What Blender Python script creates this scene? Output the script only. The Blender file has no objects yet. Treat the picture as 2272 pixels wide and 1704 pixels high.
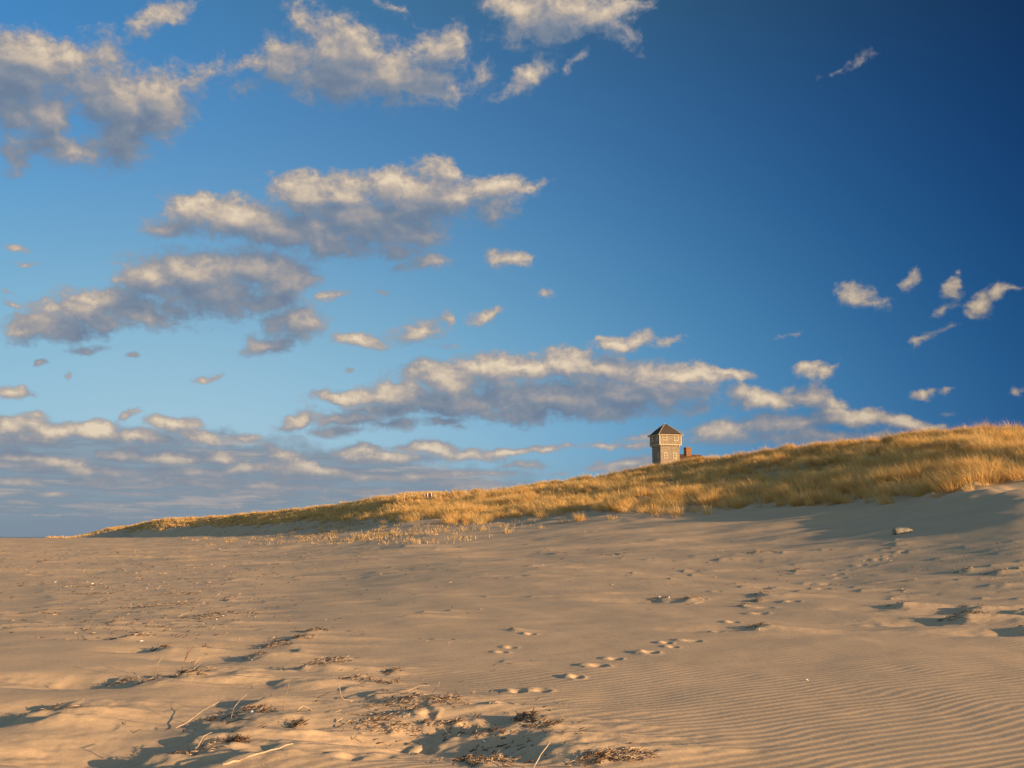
import bpy, math, random
import numpy as np
from mathutils import Vector

random.seed(7)
rng = np.random.default_rng(11)
SC = bpy.context.scene
COL = SC.collection
R = math.radians

# ------------------------------------------------------------------ camera
F = 2230.0                      # focal length in photo pixels
HZ = 1191.0                     # row of the horizon
EYE = 1.1
PITCH = math.atan((HZ - 852.0) / F)
cp, sp = math.cos(PITCH), math.sin(PITCH)
cam_d = bpy.data.cameras.new('camera')
cam_d.sensor_width = 36.0
cam_d.lens = 36.0 * F / 2272.0
cam_d.clip_start = 0.05
cam_d.clip_end = 60000
cam = bpy.data.objects.new('camera', cam_d)
cam.location = (0, 0, EYE)
cam.rotation_euler = (R(90) + PITCH, 0, 0)
COL.objects.link(cam)
SC.camera = cam


def ray(px, py):
    px = np.asarray(px, float); py = np.asarray(py, float)
    a = (px - 1136.0) / F
    b = (852.0 - py) / F
    x = a
    y = cp - b * sp
    z = sp + b * cp
    n = np.sqrt(x * x + y * y + z * z)
    return x / n, y / n, z / n


def bear_tan(px, py):
    x, y, z = ray(px, py)
    return np.arctan2(x, y), z / np.hypot(x, y)


# ------------------------------------------------------------------ noise
def _hash(ix, iy, seed):
    h = (ix.astype(np.int64) * 374761393 + iy.astype(np.int64) * 668265263 + seed * 1442695041) & 0xFFFFFFFF
    h = ((h ^ (h >> 13)) * 1274126177) & 0xFFFFFFFF
    h = h ^ (h >> 16)
    return (h & 0xFFFF).astype(np.float64) / 65535.0


def vnoise(x, y, seed=0):
    x = np.asarray(x, float); y = np.asarray(y, float)
    fx = np.floor(x); fy = np.floor(y)
    u = x - fx; v = y - fy
    u = u * u * u * (u * (6 * u - 15) + 10); v = v * v * v * (v * (6 * v - 15) + 10)
    a = _hash(fx, fy, seed); b = _hash(fx + 1, fy, seed)
    c = _hash(fx, fy + 1, seed); d = _hash(fx + 1, fy + 1, seed)
    return (a + (b - a) * u) * (1 - v) + (c + (d - c) * u) * v


def fbm(x, y, seed=0, octv=4):
    s = 0.0; a = 0.5; t = 0.0
    for k in range(octv):
        s = s + a * vnoise(x, y, seed + 17 * k)
        t += a; a *= 0.5
        x = x * 2.03 + 13.1; y = y * 2.03 + 7.7
    return s / t * 2 - 1


def sstep(a, b, x):
    t = np.clip((x - a) / (b - a), 0, 1)
    return t * t * (3 - 2 * t)


# ------------------------------------------------------------------ terrain
# photo column, toe row, toe distance, crest row, crest distance
TAB = np.array([
    (-200, 1193.5, 300, 1193.2, 350), (165, 1193.4, 320, 1193.0, 380), (185, 1193, 330, 1187, 440),
    (209, 1192.5, 330, 1181, 440), (240, 1192.5, 320, 1171, 425), (300, 1192.3, 310, 1166, 400),
    (306, 1192.3, 290, 1164, 350), (318, 1192.3, 262, 1160, 325), (345, 1192, 250, 1154, 315),
    (375, 1191, 240, 1150, 300), (490, 1187, 200, 1147, 270), (520, 1186, 190, 1141, 240),
    (600, 1183, 160, 1131, 205), (655, 1178, 150, 1127, 195), (740, 1171, 130, 1118, 180),
    (800, 1164, 118, 1108, 168), (853, 1158, 105, 1097, 155), (880, 1155, 100, 1094, 152),
    (944, 1150, 90, 1088.5, 145), (1070, 1154, 78, 1084, 135), (1160, 1150, 71, 1074, 128),
    (1200, 1147, 69, 1066, 124), (1262, 1141, 66, 1060, 120), (1340, 1137, 63, 1050, 116),
    (1428, 1135, 60, 1032, 112), (1479, 1133, 59, 1028, 110), (1570, 1131, 57, 1013, 105),
    (1700, 1124, 54, 994, 97), (1794, 1118, 52, 984, 92), (1900, 1113, 49, 972, 86),
    (2000, 1102, 46, 961, 80), (2130, 1090, 42, 951, 76), (2272, 1077, 38, 943, 72),
    (2420, 1078, 38, 945, 71), (2600, 1105, 39, 1000, 71), (2900, 1140, 42, 1085, 70)], float)
_b1, _e1 = bear_tan(TAB[:, 0], TAB[:, 1])
_b2, _e2 = bear_tan(TAB[:, 0], TAB[:, 3])
# behind and beside the camera the beach runs on flat, the ridge low
XB = np.radians([50, 70, 110, 140, 178])
T_B1 = np.concatenate([[-math.pi, R(-45)], _b1, XB])
T_E1 = np.concatenate([[-EYE / 300, -EYE / 300], _e1, [-0.002, -0.008, -0.006, -0.004, -0.004]])
T_D1 = np.concatenate([[300, 300], TAB[:, 2], [34, 40, 60, 100, 300]])
T_B2 = np.concatenate([[-math.pi, R(-45)], _b2, XB])
T_E2 = np.concatenate([[-EYE / 350, -EYE / 350], _e2, [0.022, 0.010, 0.008, 0.006, -0.003]])
T_D2 = np.concatenate([[350, 350], TAB[:, 4], [72, 85, 110, 160, 350]])
PB = R(64)
# smooth the bearing tables so no facet line shows on the sand
_bg = np.linspace(-math.pi, math.pi, 7201)
def _smooth(T, V):
    v = np.interp(_bg, T, V)
    out_ = v.copy()
    for lo, hi, sg in ((R(-24.5), R(-17.5), R(0.22)), (R(-17.5), R(180), R(1.1))):
        w_ = int(3 * sg / (_bg[1] - _bg[0])) + 1
        kx = np.arange(-w_, w_ + 1) * (_bg[1] - _bg[0])
        kk = np.exp(-kx * kx / (2 * sg * sg)); kk /= kk.sum()
        sm_ = np.convolve(np.pad(v, w_, mode='edge'), kk, 'valid')
        f_ = np.clip((_bg - lo) / R(0.5), 0, 1) * (np.clip((hi - _bg) / R(0.5) + 1, 0, 1) if hi < 3 else 1)
        out_ = out_ * (1 - f_) + sm_ * f_
    return out_
T_E1, T_D1 = _smooth(T_B1, T_E1), _smooth(T_B1, T_D1)
T_E2, T_D2 = _smooth(T_B2, T_E2), _smooth(T_B2, T_D2)
T_B1 = T_B2 = _bg


def base_height(x, y):
    x = np.asarray(x, float); y = np.asarray(y, float)
    b = np.arctan2(x, y); d = np.hypot(x, y) + 1e-6
    e1 = np.interp(b, T_B1, T_E1); d1 = np.interp(b, T_B1, T_D1)
    e2 = np.interp(b, T_B2, T_E2); d2 = np.interp(b, T_B2, T_D2)
    z1 = EYE + e1 * d1
    z2 = EYE + e2 * d2 - 0.5 * sstep(R(-24), R(-10), b)
    e2 = (z2 - EYE) / d2
    d0 = 11.0
    t = np.clip((d - d0) / (d1 - d0), 0, 1)
    flat = z1 * (0.60 * t ** 1.25 + 0.40 * t ** 2.0)
    u = np.clip((d - d1) / (d2 - d1), 0, 1)
    # foredune: elevation angle climbs with two soft steps
    uu = u + 0.055 * np.sin(u * 2 * math.pi * 2.0) * (d2 > 60) * np.clip(1.2 - np.abs(b - R(12)) / R(20), 0, 1)
    face = EYE + (e1 + (e2 - e1) * uu) * d
    z = np.where(d < d1, flat, face)
    back = z2 - 2.2 * sstep(0, 60, d - d2) - np.minimum(z2 - 1, 1) * 0.5 * sstep(60, 300, d - d2)
    z = np.where(d > d2, back, z)
    # seaward: the beach falls to the water
    s = x * math.sin(PB) + y * math.cos(PB)
    z = z - 4.5 * sstep(-22, -75, s)
    z = z - 5.0 * sstep(360, 470, d) * sstep(R(-24.0), R(-24.6), b) - 8.0 * sstep(900, 1600, d)
    return z


def macro(x, y):
    z = base_height(x, y)
    b = np.arctan2(x, y); d = np.hypot(x, y) + 1e-6
    d1 = np.interp(b, T_B1, T_D1); d2 = np.interp(b, T_B2, T_D2)
    front = sstep(R(-20.5), R(-17), b)
    on = sstep(d1 - 5, d1 + 6, d) * (1 - 0.6 * sstep(d2 - 12, d2, d)) * front
    # hummocky vegetated dune
    n = fbm(x / 9.0, y / 9.0, 3, 4)
    z = z + on * (0.55 * n + 0.36 * fbm(x / 2.6, y / 2.6, 9, 3))
    cop = sstep(-0.15, 0.5, fbm(x / 1.6, y / 1.6, 101, 3) + 0.3 * fbm(x / 7.0, y / 7.0, 103, 2))
    z = z + on * 0.34 * cop * np.clip(1.5 - d / 150, 0.3, 1)
    # toe: sand tongues and coppice mounds
    toe = np.exp(-((d - d1) / (0.10 * d1 + 1)) ** 2) * front
    z = z + toe * 0.28 * np.maximum(fbm(x / 2.2, y / 2.2, 21, 3), -0.2)
    # soft swell on the open beach
    op = 1 - sstep(d1 * 0.9, d1, d)
    s = x * math.sin(PB) + y * math.cos(PB); t = -x * math.cos(PB) + y * math.sin(PB)
    z = z + op * sstep(5, 14, d) * (0.06 * fbm(s / 2.2, t / 6.0, 31, 3) + 0.09 * fbm(x / 9, y / 9, 37, 2) + 0.16 * sstep(20, 36, d) * fbm(x / 7.0, y / 2.6, 39, 3))
    z = z + op * 0.012 * fbm(x / 0.8, y / 0.8, 41, 3)
    return z


def ground_hit(px, py, fn=macro):
    X, Y, Z = ray(px, py)
    ds = np.geomspace(3.0, 900, 5000)
    k = np.hypot(X, Y)
    x = ds * X / k; y = ds * Y / k; zr = EYE + ds * Z / k
    g = fn(x, y)
    i = int(np.argmax(zr < g))
    if i == 0:
        i = len(ds) - 1
    return float(x[i]), float(y[i]), float(ds[i])


# ---- hummocks under the wrack: (px, py, half width px, height m, depth ratio)
HUM = [
    (120, 1582, 75, .10), (190, 1562, 40, .09), (354, 1440, 22, .17), (290, 1413, 48, .09), (320, 1405, 30, .09),
    (453, 1437, 20, .09), (262, 1503, 28, .10), (315, 1515, 45, .13), (402, 1505, 42, .12), (440, 1482, 35, .08),
    (350, 1494, 25, .08), (560, 1461, 24, .12), (602, 1434, 30, .11), (650, 1418, 45, .12), (692, 1402, 26, .09),
    (690, 1480, 38, .12), (730, 1466, 30, .09), (530, 1585, 60, .12), (470, 1610, 45, .10), (440, 1600, 40, .09),
    (522, 1650, 26, .10), (430, 1663, 60, .12), (370, 1675, 30, .08), (595, 1682, 70, .10),
    (320, 1350, 40, .05), (385, 1343, 45, .06), (430, 1374, 45, .07), (500, 1366, 48, .07), (540, 1355, 40, .06),
    (505, 1334, 11, .08), (60, 1364, 34, .08), (95, 1357, 22, .07), (182, 1303, 22, .07), (215, 1300, 22, .05),
    (170, 1320, 22, .05), (205, 1318, 30, .05), (115, 1334, 30, .05), (395, 1317, 32, .07), (390, 1397, 30, .07),
    (190, 1395, 20, .06), (254, 1384, 20, .07), (668, 1444, 14, .08), (265, 1611, 22, .06), (545, 1625, 36, .06),
    (660, 1612, 22, .09), (98, 1246, 16, .12), (1135, 1399, 26, .09), (866, 1494, 20, .08), (856, 1519, 26, .07),
    (800, 1507, 26, .07), (770, 1530, 30, .07), (840, 1546, 60, .09), (900, 1540, 45, .08), (820, 1590, 50, .07),
    (880, 1580, 60, .09), (960, 1566, 45, .10), (950, 1600, 40, .08), (1010, 1598, 40, .10), (860, 1612, 40, .07),
    (1150, 1602, 36, .16), (1195, 1625, 42, .12), (1080, 1640, 36, .07), (1040, 1668, 40, .07), (1090, 1694, 50, .10),
    (1310, 1694, 40, .10), (1385, 1690, 60, .11), (1467, 1329, 24, .10), (1524, 1331, 32, .12), (2135, 1374, 46, .24),
    (2150, 1350, 26, .20), (1988, 1345, 24, .13), (1682, 1393, 24, .13), (1684, 1319, 18, .09), (1677, 1334, 13, .09),
    (1645, 1346, 13, .08), (1766, 1268, 15, .10), (2139, 1270, 22, .12), (2208, 1272, 24, .12), (1647, 1303, 22, .08),
    (1717, 1307, 22, .08), (1366, 1232, 32, .12), (1678, 1227, 28, .12), (1730, 1227, 14, .12), (1397, 1272, 18, .09),
    (1511, 1268, 16, .11), (1484, 1285, 12, .08), (1981, 1208, 14, .12), (2258, 1261, 10, .10), (2005, 1312, 14, .06),
    (2268, 1360, 24, .20), (2275, 1400, 30, .16), (1230, 1230, 30, .10), (1170, 1256, 26, .08), (1600, 1242, 30, .10),
    (950, 1198, 40, .10), (820, 1218, 40, .12), (900, 1212, 50, .12), (980, 1218, 40, .11), (720, 1222, 40, .10),
    (560, 1262, 22, .10), (600, 1248, 60, .10), (540, 1247, 30, .07), (470, 1240, 40, .10), (300, 1270, 30, .09),
    (250, 1290, 30, .07), (330, 1300, 40, .07), (150, 1306, 26, .05), (60, 1300, 20, .05), (30, 1255, 20, .08),
     (1120, 1470, 30, .03), (960, 1420, 30, .03), (1000, 1355, 20, .05)]
# ---- old footprints: (px, py, half length px, strength)
PRINTS = [
    (1440, 1448, 22, 1.0), (1476, 1427, 10, .8), (1530, 1422, 26, .7), (1623, 1381, 16, .8), (1590, 1400, 12, .6),
    (1682, 1362, 21, 1.0), (1690, 1349, 28, .7), (1755, 1335, 18, 1.0), (1775, 1319, 26, .8), (1821, 1307, 18, 1.0),
    (1830, 1297, 20, .8), (1865, 1283, 18, 1.0), (1857, 1275, 18, .8), (1889, 1265, 17, 1.0), (1946, 1243, 11, 1.1),
    (1320, 1477, 28, .8), (1277, 1503, 19, 1.0), (1145, 1537, 22, .8), (1197, 1532, 24, .6), (1117, 1568, 23, 1.0),
    (946, 1586, 24, .7), (942, 1634, 27, 1.1), (772, 1686, 36, 1.0), (848, 1676, 26, .7),
    (1175, 1407, 10, .7), (1110, 1447, 9, .5), (1130, 1437, 9, .5), (1030, 1600, 22, .8), (1000, 1618, 20, .6), (1910, 1254, 14, .8), (1972, 1233, 12, .8), (2000, 1226, 12, .7), (1360, 1462, 20, .6), (1490, 1436, 14, .6), (1590, 1312, 14, .6), (1560, 1330, 10, .5)]

DET = []        # (x, y, rx, ry, height, kind, rot)
for px, py, hw, hh in HUM:
    x, y, d = ground_hit(px, py)
    m = d / F
    rx = max(hw * m * 0.85, 0.07)
    near_ = d < 13
    DET.append((x, y, rx, rx * 0.55 + 0.06, min(hh, .15) * (0.36 if near_ else 0.45), 0, 0.0))

# broad low swells whose steep left flanks throw the long shadows: px, py, height, rx, ry
for px, py, h_, rx_, ry_s in [
        (88, 1598, .095, .34, .16), (130, 1582, .10, .34, .16), (170, 1566, .09, .34, .16),
        (262, 1508, .085, .34, .15), (325, 1516, .10, .36, .16), (405, 1507, .11, .38, .17), (470, 1490, .08, .34, .16), (560, 1462, .10, .34, .15),
        (350, 1676, .11, .34, .17), (425, 1660, .12, .38, .18), (480, 1636, .11, .36, .17), (540, 1600, .10, .36, .17), (590, 1560, .09, .34, .16), (640, 1520, .085, .34, .15), (695, 1486, .09, .34, .15),
        (520, 1690, .09, .34, .14), (620, 1664, .09, .34, .14),
        (354, 1442, .12, .22, .12), (292, 1416, .08, .32, .15), (605, 1436, .085, .34, .14), (655, 1418, .085, .34, .14), (453, 1438, .06, .25, .12),
        (900, 1552, .06, .40, .18), (1000, 1580, .07, .38, .18), (1010, 1632, .075, .34, .16), (1110, 1628, .10, .36, .18), (1180, 1648, .11, .38, .18), (1240, 1672, .10, .36, .17), (1160, 1604, .08, .26, .12),
        (2140, 1376, .17, .42, .26), (2150, 1352, .13, .38, .24), (1992, 1347, .10, .36, .22), (2275, 1362, .15, .40, .25), (2280, 1402, .13, .36, .22), (1684, 1394, .10, .36, .20), (1686, 1322, .10, .36, .2), (1528, 1333, .09, .42, .2), (1470, 1330, .08, .4, .2)]:
    x, y, d = ground_hit(px, py)
    DET.append((x, y, rx_, ry_s, h_ * (0.72 if d < 9.5 else 0.50), 0, 0.0))
    DET.append((x - 1.25 * rx_, y + 0.02, rx_ * 1.5, ry_s * 1.35, h_ * (0.48 if d < 9.5 else 0.40), 2, 0.0))   # the scoured hollow in its lee
for px, py, hw, st in PRINTS:
    x, y, d = ground_hit(px, py)
    rx = max(hw * d / F, 0.07)
    DET.append((x, y, rx * .85, 0.075, 0.023 * st * (0.5 if d < 5.6 else 0.8 if d < 6.5 else 1.0), 1, 0.0))
# countless small bumps of the wind-worked strand line
for k in range(680):
    if k % 3:
        px = random.gauss(330, 230); py = random.uniform(1205, 1400)
    else:
        px = random.uniform(0, 2272); py = random.uniform(1195, 1330)
    if not (-60 < px < 2330):
        continue
    if 1500 > px > 560 and py > 1290 and random.random() < .85:
        continue
    x, y, d = ground_hit(px, py)
    if d > 90:
        continue
    r = random.uniform(.05, .16) * (1 + d / 40)
    DET.append((x, y, r * random.uniform(1.2, 2.6), r * .7, random.uniform(.008, .026) * (1 + d / 40), 0, 0.0))


def det_eval(it, X, Y):
    x, y, rx, ry, h, kind, rot = it
    u = (X - x); v = (Y - y)
    if kind == 0:
        # ragged mound with a long lee tail to the left (downwind)
        w = fbm(X / (0.35 + rx), Y / (0.3 + rx), 77, 3) * ry * 0.9
        u2 = u - 0.15 * rx + fbm(X / (0.2 + rx * .5), Y / (0.12 + rx * .3), 79, 3) * rx * 0.7
        vv = (v + w) / ry
        uu = np.where(u2 > 0, u2 / (rx * 1.9), u2 / (rx * 0.45))
        g = np.maximum(np.exp(-(uu * uu + vv * vv) ** 0.85) - 0.015, 0) / 0.985
        rag = 1 + 0.20 * fbm(X / 0.16, Y / 0.10, 55, 3)
        return h * g * rag
    if kind == 2:
        vv = v / ry + 0.5 * fbm(X / .5, Y / .35, 93, 3)
        uu = u / rx + 0.35 * fbm(X / .3, Y / .25, 95, 3)
        return -h * np.maximum(np.exp(-(uu * uu + vv * vv)) - .01, 0)
    uu = u / rx + 0.25 * fbm(X / .07, Y / .07, 83, 2); vv = v / ry + 0.25 * fbm(X / .08, Y / .06, 87, 2)
    # pit with a pushed-up far/left rim
    pit = -h * np.exp(-((uu - 0.25) ** 2 * 1.6 + (vv + 0.35) ** 2 * 1.3) ** 2)
    rim = h * 0.9 * np.exp(-((uu + 0.75) ** 2 * 2.0 + (vv - 0.35) ** 2 * 1.0))
    rim2 = h * 0.35 * np.exp(-((np.hypot(uu, vv) - 1.35) / 0.35) ** 2)
    return pit + rim + rim2


def det_reach(it):
    return max(it[2] * 5.0, 0.3), max(it[3] * 4.5, 0.3)


def ripples(X, Y, D):
    wx = fbm(X / 2.5, Y / 2.5, 61, 3); wy = fbm(X / 0.6, Y / 0.6, 67, 2)
    a = R(150)
    q = (X * math.sin(a) + Y * math.cos(a)) / 0.092 + 2.2 * wx + 0.62 * wy
    ph = q - np.floor(q)
    prof = np.where(ph < 0.66, ph / 0.66, (1 - ph) / 0.34)
    prof = prof * prof * (3 - 2 * prof) - 0.5
    m = 0.30 + 0.9 * sstep(-0.35, 0.3, fbm(X / 3.2, Y / 3.2, 71, 3) + 0.10 * (X + 0.5) - 0.03 * (Y - 7))
    m = m * (1 - 0.9 * sstep(10, 21, D))
    # smoother patch in the middle of the beach
    m = m * (1 - 0.8 * np.exp(-((X + 1.2) / 2.2) ** 2 - ((Y - 13) / 5.0) ** 2))
    return 0.0024 * prof * np.clip(m, 0, 1.1)


def full_point(x, y):
    z = float(macro(np.array([x]), np.array([y]))[0])
    c3 = 0.0
    for it in DET:
        a, b = det_reach(it)
        if abs(x - it[0]) < a and abs(y - it[1]) < b:
            e = float(det_eval(it, np.array([x]), np.array([y]))[0])
            if it[5] == 0: c3 += max(e, 0) ** 3
            else: z += e
    return z + c3 ** (1 / 3)


def build_sand():
    fine = np.linspace(R(-31), R(31), 1240)
    l = -np.geomspace(R(31.1), R(180), 60)[::-1]
    ang = np.concatenate([l, fine, np.geomspace(R(31.1), R(179.9), 60)])
    ang[0] = R(-180)
    ds = [0.4]
    while ds[-1] < 2500:
        d = ds[-1]
        if d < 4.2:
            st = 0.25
        elif d < 140:
            st = min(0.34 * d * d / (EYE * 1005), 0.28)
        elif d < 480:
            st = 0.28 + (d - 140) * 0.004
        else:
            st = d * 0.06
        ds.append(d + st)
    ds = np.array(ds)
    nr, na = len(ds), len(ang)
    A, D = np.meshgrid(ang, ds)
    X = D * np.sin(A); Y = D * np.cos(A)
    Z = macro(X, Y)
    near = ds < 34
    k = int(near.sum())
    Z[:k] += ripples(X[:k], Y[:k], D[:k])
    Z3 = np.zeros_like(Z)           # mounds merge by a soft maximum instead of piling up
    for it in DET:
        ax, ay = det_reach(it)
        dc = math.hypot(it[0], it[1]); bc = math.atan2(it[0], it[1])
        rr = math.hypot(ax, ay)
        r0, r1 = np.searchsorted(ds, [dc - rr, dc + rr])
        db = math.asin(min(1, rr / dc))
        c0, c1 = np.searchsorted(ang, [bc - db, bc + db])
        if r1 <= r0 or c1 <= c0:
            continue
        xs = X[r0:r1, c0:c1]; ys = Y[r0:r1, c0:c1]
        m = (np.abs(xs - it[0]) < ax) & (np.abs(ys - it[1]) < ay)
        e = det_eval(it, xs, ys) * m
        if it[5] == 0:
            Z3[r0:r1, c0:c1] += np.maximum(e, 0) ** 3
        else:
            Z[r0:r1, c0:c1] += e
    Z += np.cbrt(Z3)
    verts = np.stack([X, Y, Z], -1).reshape(-1, 3)
    idx = np.arange(nr * na).reshape(nr, na)
    nxt = np.roll(idx, -1, axis=1)
    quads = np.stack([idx[:-1], nxt[:-1], nxt[1:], idx[1:]], -1).reshape(-1, 4)
    # clockwise bearing: order for upward normals
    quads = quads[:, ::-1]
    # inner cap
    c = len(verts)
    verts = np.vstack([verts, [[0, 0, 0.0]]])
    tris = np.stack([idx[0], nxt[0], np.full(na, c)], -1)[:, ::-1]
    return verts, quads, tris, (nr, na)


def mesh_from(name, verts, quads, tris=None, smooth=True, mats=()):
    me = bpy.data.meshes.new(name)
    nq = len(quads); nt = 0 if tris is None else len(tris)
    me.vertices.add(len(verts))
    me.vertices.foreach_set('co', np.asarray(verts, np.float32).ravel())
    loops = np.asarray(quads, np.int32).ravel()
    starts = np.arange(nq, dtype=np.int32) * 4
    if nt:
        loops = np.concatenate([loops, np.asarray(tris, np.int32).ravel()])
        starts = np.concatenate([starts, nq * 4 + np.arange(nt, dtype=np.int32) * 3])
    me.loops.add(len(loops))
    me.loops.foreach_set('vertex_index', loops)
    me.polygons.add(nq + nt)
    me.polygons.foreach_set('loop_start', starts)
    me.update(calc_edges=True)
    if smooth:
        me.polygons.foreach_set('use_smooth', np.ones(nq + nt, bool))
    for m in mats:
        me.materials.append(m)
    return me


def link(name, me, parent=None, loc=None):
    o = bpy.data.objects.new(name, me)
    COL.objects.link(o)
    if parent is not None:
        o.parent = parent
    if loc is not None:
        o.location = loc
    return o


def tag(o, label=None, cat=None, group=None, kind=None):
    if label: o['label'] = label
    if cat: o['category'] = cat
    if group: o['group'] = group
    if kind: o['kind'] = kind
    return o


def empty(name, loc, rz=0):
    o = bpy.data.objects.new(name, None)
    COL.objects.link(o); o.location = loc; o.rotation_euler = (0, 0, rz)
    o.empty_display_size = 0.1
    return o


# ------------------------------------------------------------------ materials
class NT:
    def __init__(s, tree):
        s.t = tree
    def n(s, typ, **kw):
        nd = s.t.nodes.new(typ)
        for k, v in kw.items():
            setattr(nd, k, v)
        return nd
    def link(s, a, b):
        s.t.links.new(a, b)
    def setin(s, sock, v):
        if hasattr(v, 'is_output') or isinstance(v, bpy.types.NodeSocket):
            s.link(v, sock)
        else:
            sock.default_value = v
    def math(s, op, a, b=None, c=None, clamp=False):
        nd = s.n('ShaderNodeMath', operation=op, use_clamp=clamp)
        s.setin(nd.inputs[0], a)
        if b is not None: s.setin(nd.inputs[1], b)
        if c is not None: s.setin(nd.inputs[2], c)
        return nd.outputs[0]
    def vmath(s, op, a, b=None):
        nd = s.n('ShaderNodeVectorMath', operation=op)
        s.setin(nd.inputs[0], a)
        if b is not None:
            if op == 'SCALE': s.setin(nd.inputs['Scale'], b)
            else: s.setin(nd.inputs[1], b)
        return nd.outputs['Value'] if op in ('LENGTH', 'DOT_PRODUCT') else nd.outputs[0]
    def noise(s, vec, scale, detail=4, rough=0.55, dist=0.0, lac=2.0):
        nd = s.n('ShaderNodeTexNoise')
        if vec is not None: s.link(vec, nd.inputs['Vector'])
        nd.inputs['Scale'].default_value = scale
        nd.inputs['Detail'].default_value = detail
        nd.inputs['Roughness'].default_value = rough
        nd.inputs['Distortion'].default_value = dist
        nd.inputs['Lacunarity'].default_value = lac
        return nd.outputs['Fac']
    def ramp(s, fac, stops, interp='LINEAR'):
        nd = s.n('ShaderNodeValToRGB')
        nd.color_ramp.interpolation = interp
        el = nd.color_ramp.elements
        while len(el) < len(stops): el.new(0.5)
        for e, (p, c) in zip(el, stops):
            e.position = p
            e.color = (c[0], c[1], c[2], 1) if not isinstance(c, (int, float)) else (c, c, c, 1)
        s.link(fac, nd.inputs[0])
        return nd.outputs[0]
    def mix(s, fac, a, b, mode='MIX'):
        nd = s.n('ShaderNodeMix', data_type='RGBA', blend_type=mode)
        s.setin(nd.inputs[0], fac)
        for i, v in ((6, a), (7, b)):
            if isinstance(v, (tuple, list)): v = (v[0], v[1], v[2], 1)
            s.setin(nd.inputs[i], v)
        return nd.outputs[2]


def new_mat(name):
    m = bpy.data.materials.new(name)
    m.use_nodes = True
    for nd in list(m.node_tree.nodes):
        m.node_tree.nodes.remove(nd)
    N = NT(m.node_tree)
    out = N.n('ShaderNodeOutputMaterial')
    bs = N.n('ShaderNodeBsdfPrincipled')
    N.link(bs.outputs[0], out.inputs[0])
    bs.inputs['Roughness'].default_value = 0.85
    bs.inputs['Specular IOR Level'].default_value = 0.2
    return m, N, bs, out


def bump(N, bs, h, strength, dist):
    b = N.n('ShaderNodeBump')
    b.inputs['Strength'].default_value = strength
    b.inputs['Distance'].default_value = dist
    N.link(h, b.inputs['Height'])
    N.link(b.outputs[0], bs.inputs['Normal'])


def noise_mat(name, c1, c2, scale=8, rough=0.85, bs_=0.3, bd=0.01, detail=5, stretch=None):
    m, N, bs, out = new_mat(name)
    tc = N.n('ShaderNodeTexCoord').outputs['Object']
    if stretch:
        mp = N.n('ShaderNodeMapping'); mp.inputs['Scale'].default_value = stretch
        N.link(tc, mp.inputs[0]); tc = mp.outputs[0]
    f = N.noise(tc, scale, detail)
    c = N.ramp(f, [(0.32, c1), (0.68, c2)])
    N.link(c, bs.inputs['Base Color'])
    bs.inputs['Roughness'].default_value = rough
    if bs_: bump(N, bs, f, bs_, bd)
    return m


SAND_A = (0.485, 0.358, 0.225)
def mat_sand():
    m, N, bs, out = new_mat('sand')
    pos = N.n('ShaderNodeNewGeometry').outputs['Position']
    grain = N.noise(pos, 260, 3, 0.7)
    mid = N.noise(pos, 28, 4, 0.6)
    big = N.noise(pos, 0.7, 4, 0.6)
    c = N.ramp(big, [(0.3, (SAND_A[0] * .93, SAND_A[1] * .93, SAND_A[2] * .93)), (0.7, (SAND_A[0] * 1.05, SAND_A[1] * 1.04, SAND_A[2] * 1.03))])
    g = N.ramp(grain, [(0.30, 0.66), (0.5, 1.0), (0.70, 1.28)])
    c = N.mix(1.0, c, g, 'MULTIPLY')
    g2 = N.ramp(mid, [(0.3, 0.92), (0.7, 1.08)])
    c = N.mix(1.0, c, g2, 'MULTIPLY')
    at = N.n('ShaderNodeAttribute', attribute_name='thatch')
    th = N.ramp(N.noise(pos, 3.0, 4, 0.65), [(0.35, (0.26, 0.165, 0.07)), (0.65, (0.42, 0.28, 0.13))])
    c = N.mix(at.outputs['Fac'], c, th)
    N.link(c, bs.inputs['Base Color'])
    bs.inputs['Roughness'].default_value = 0.95
    bs.inputs['Specular IOR Level'].default_value = 0.1
    h = N.math('ADD', N.math('MULTIPLY', grain, 0.30), N.math('MULTIPLY', mid, 0.9))
    bump(N, bs, h, 0.55, 0.004)
    return m


def mat_attr(name, stops, attr='tone', rough=0.9, trans=0.0, nscale=None):
    """base colour from a per-piece random number stored on the mesh"""
    m, N, bs, out = new_mat(name)
    at = N.n('ShaderNodeAttribute', attribute_name=attr)
    f = at.outputs['Fac']
    if nscale:
        pos = N.n('ShaderNodeNewGeometry').outputs['Position']
        f = N.math('ADD', N.math('MULTIPLY', f, 0.55), N.math('MULTIPLY', N.noise(pos, nscale, 3, 0.6), 0.45))
    c = N.ramp(f, stops)
    N.link(c, bs.inputs['Base Color'])
    bs.inputs['Roughness'].default_value = rough
    if trans:
        tr = N.n('ShaderNodeBsdfTranslucent')
        N.link(c, tr.inputs[0])
        mx = N.n('ShaderNodeMixShader'); mx.inputs[0].default_value = trans
        N.link(bs.outputs[0], mx.inputs[1]); N.link(tr.outputs[0], mx.inputs[2])
        N.link(mx.outputs[0], out.inputs[0])
    return m


def set_attr(me, name, vals):
    a = me.attributes.new(name, 'FLOAT', 'POINT')
    a.data.foreach_set('value', np.asarray(vals, np.float32))


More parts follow.
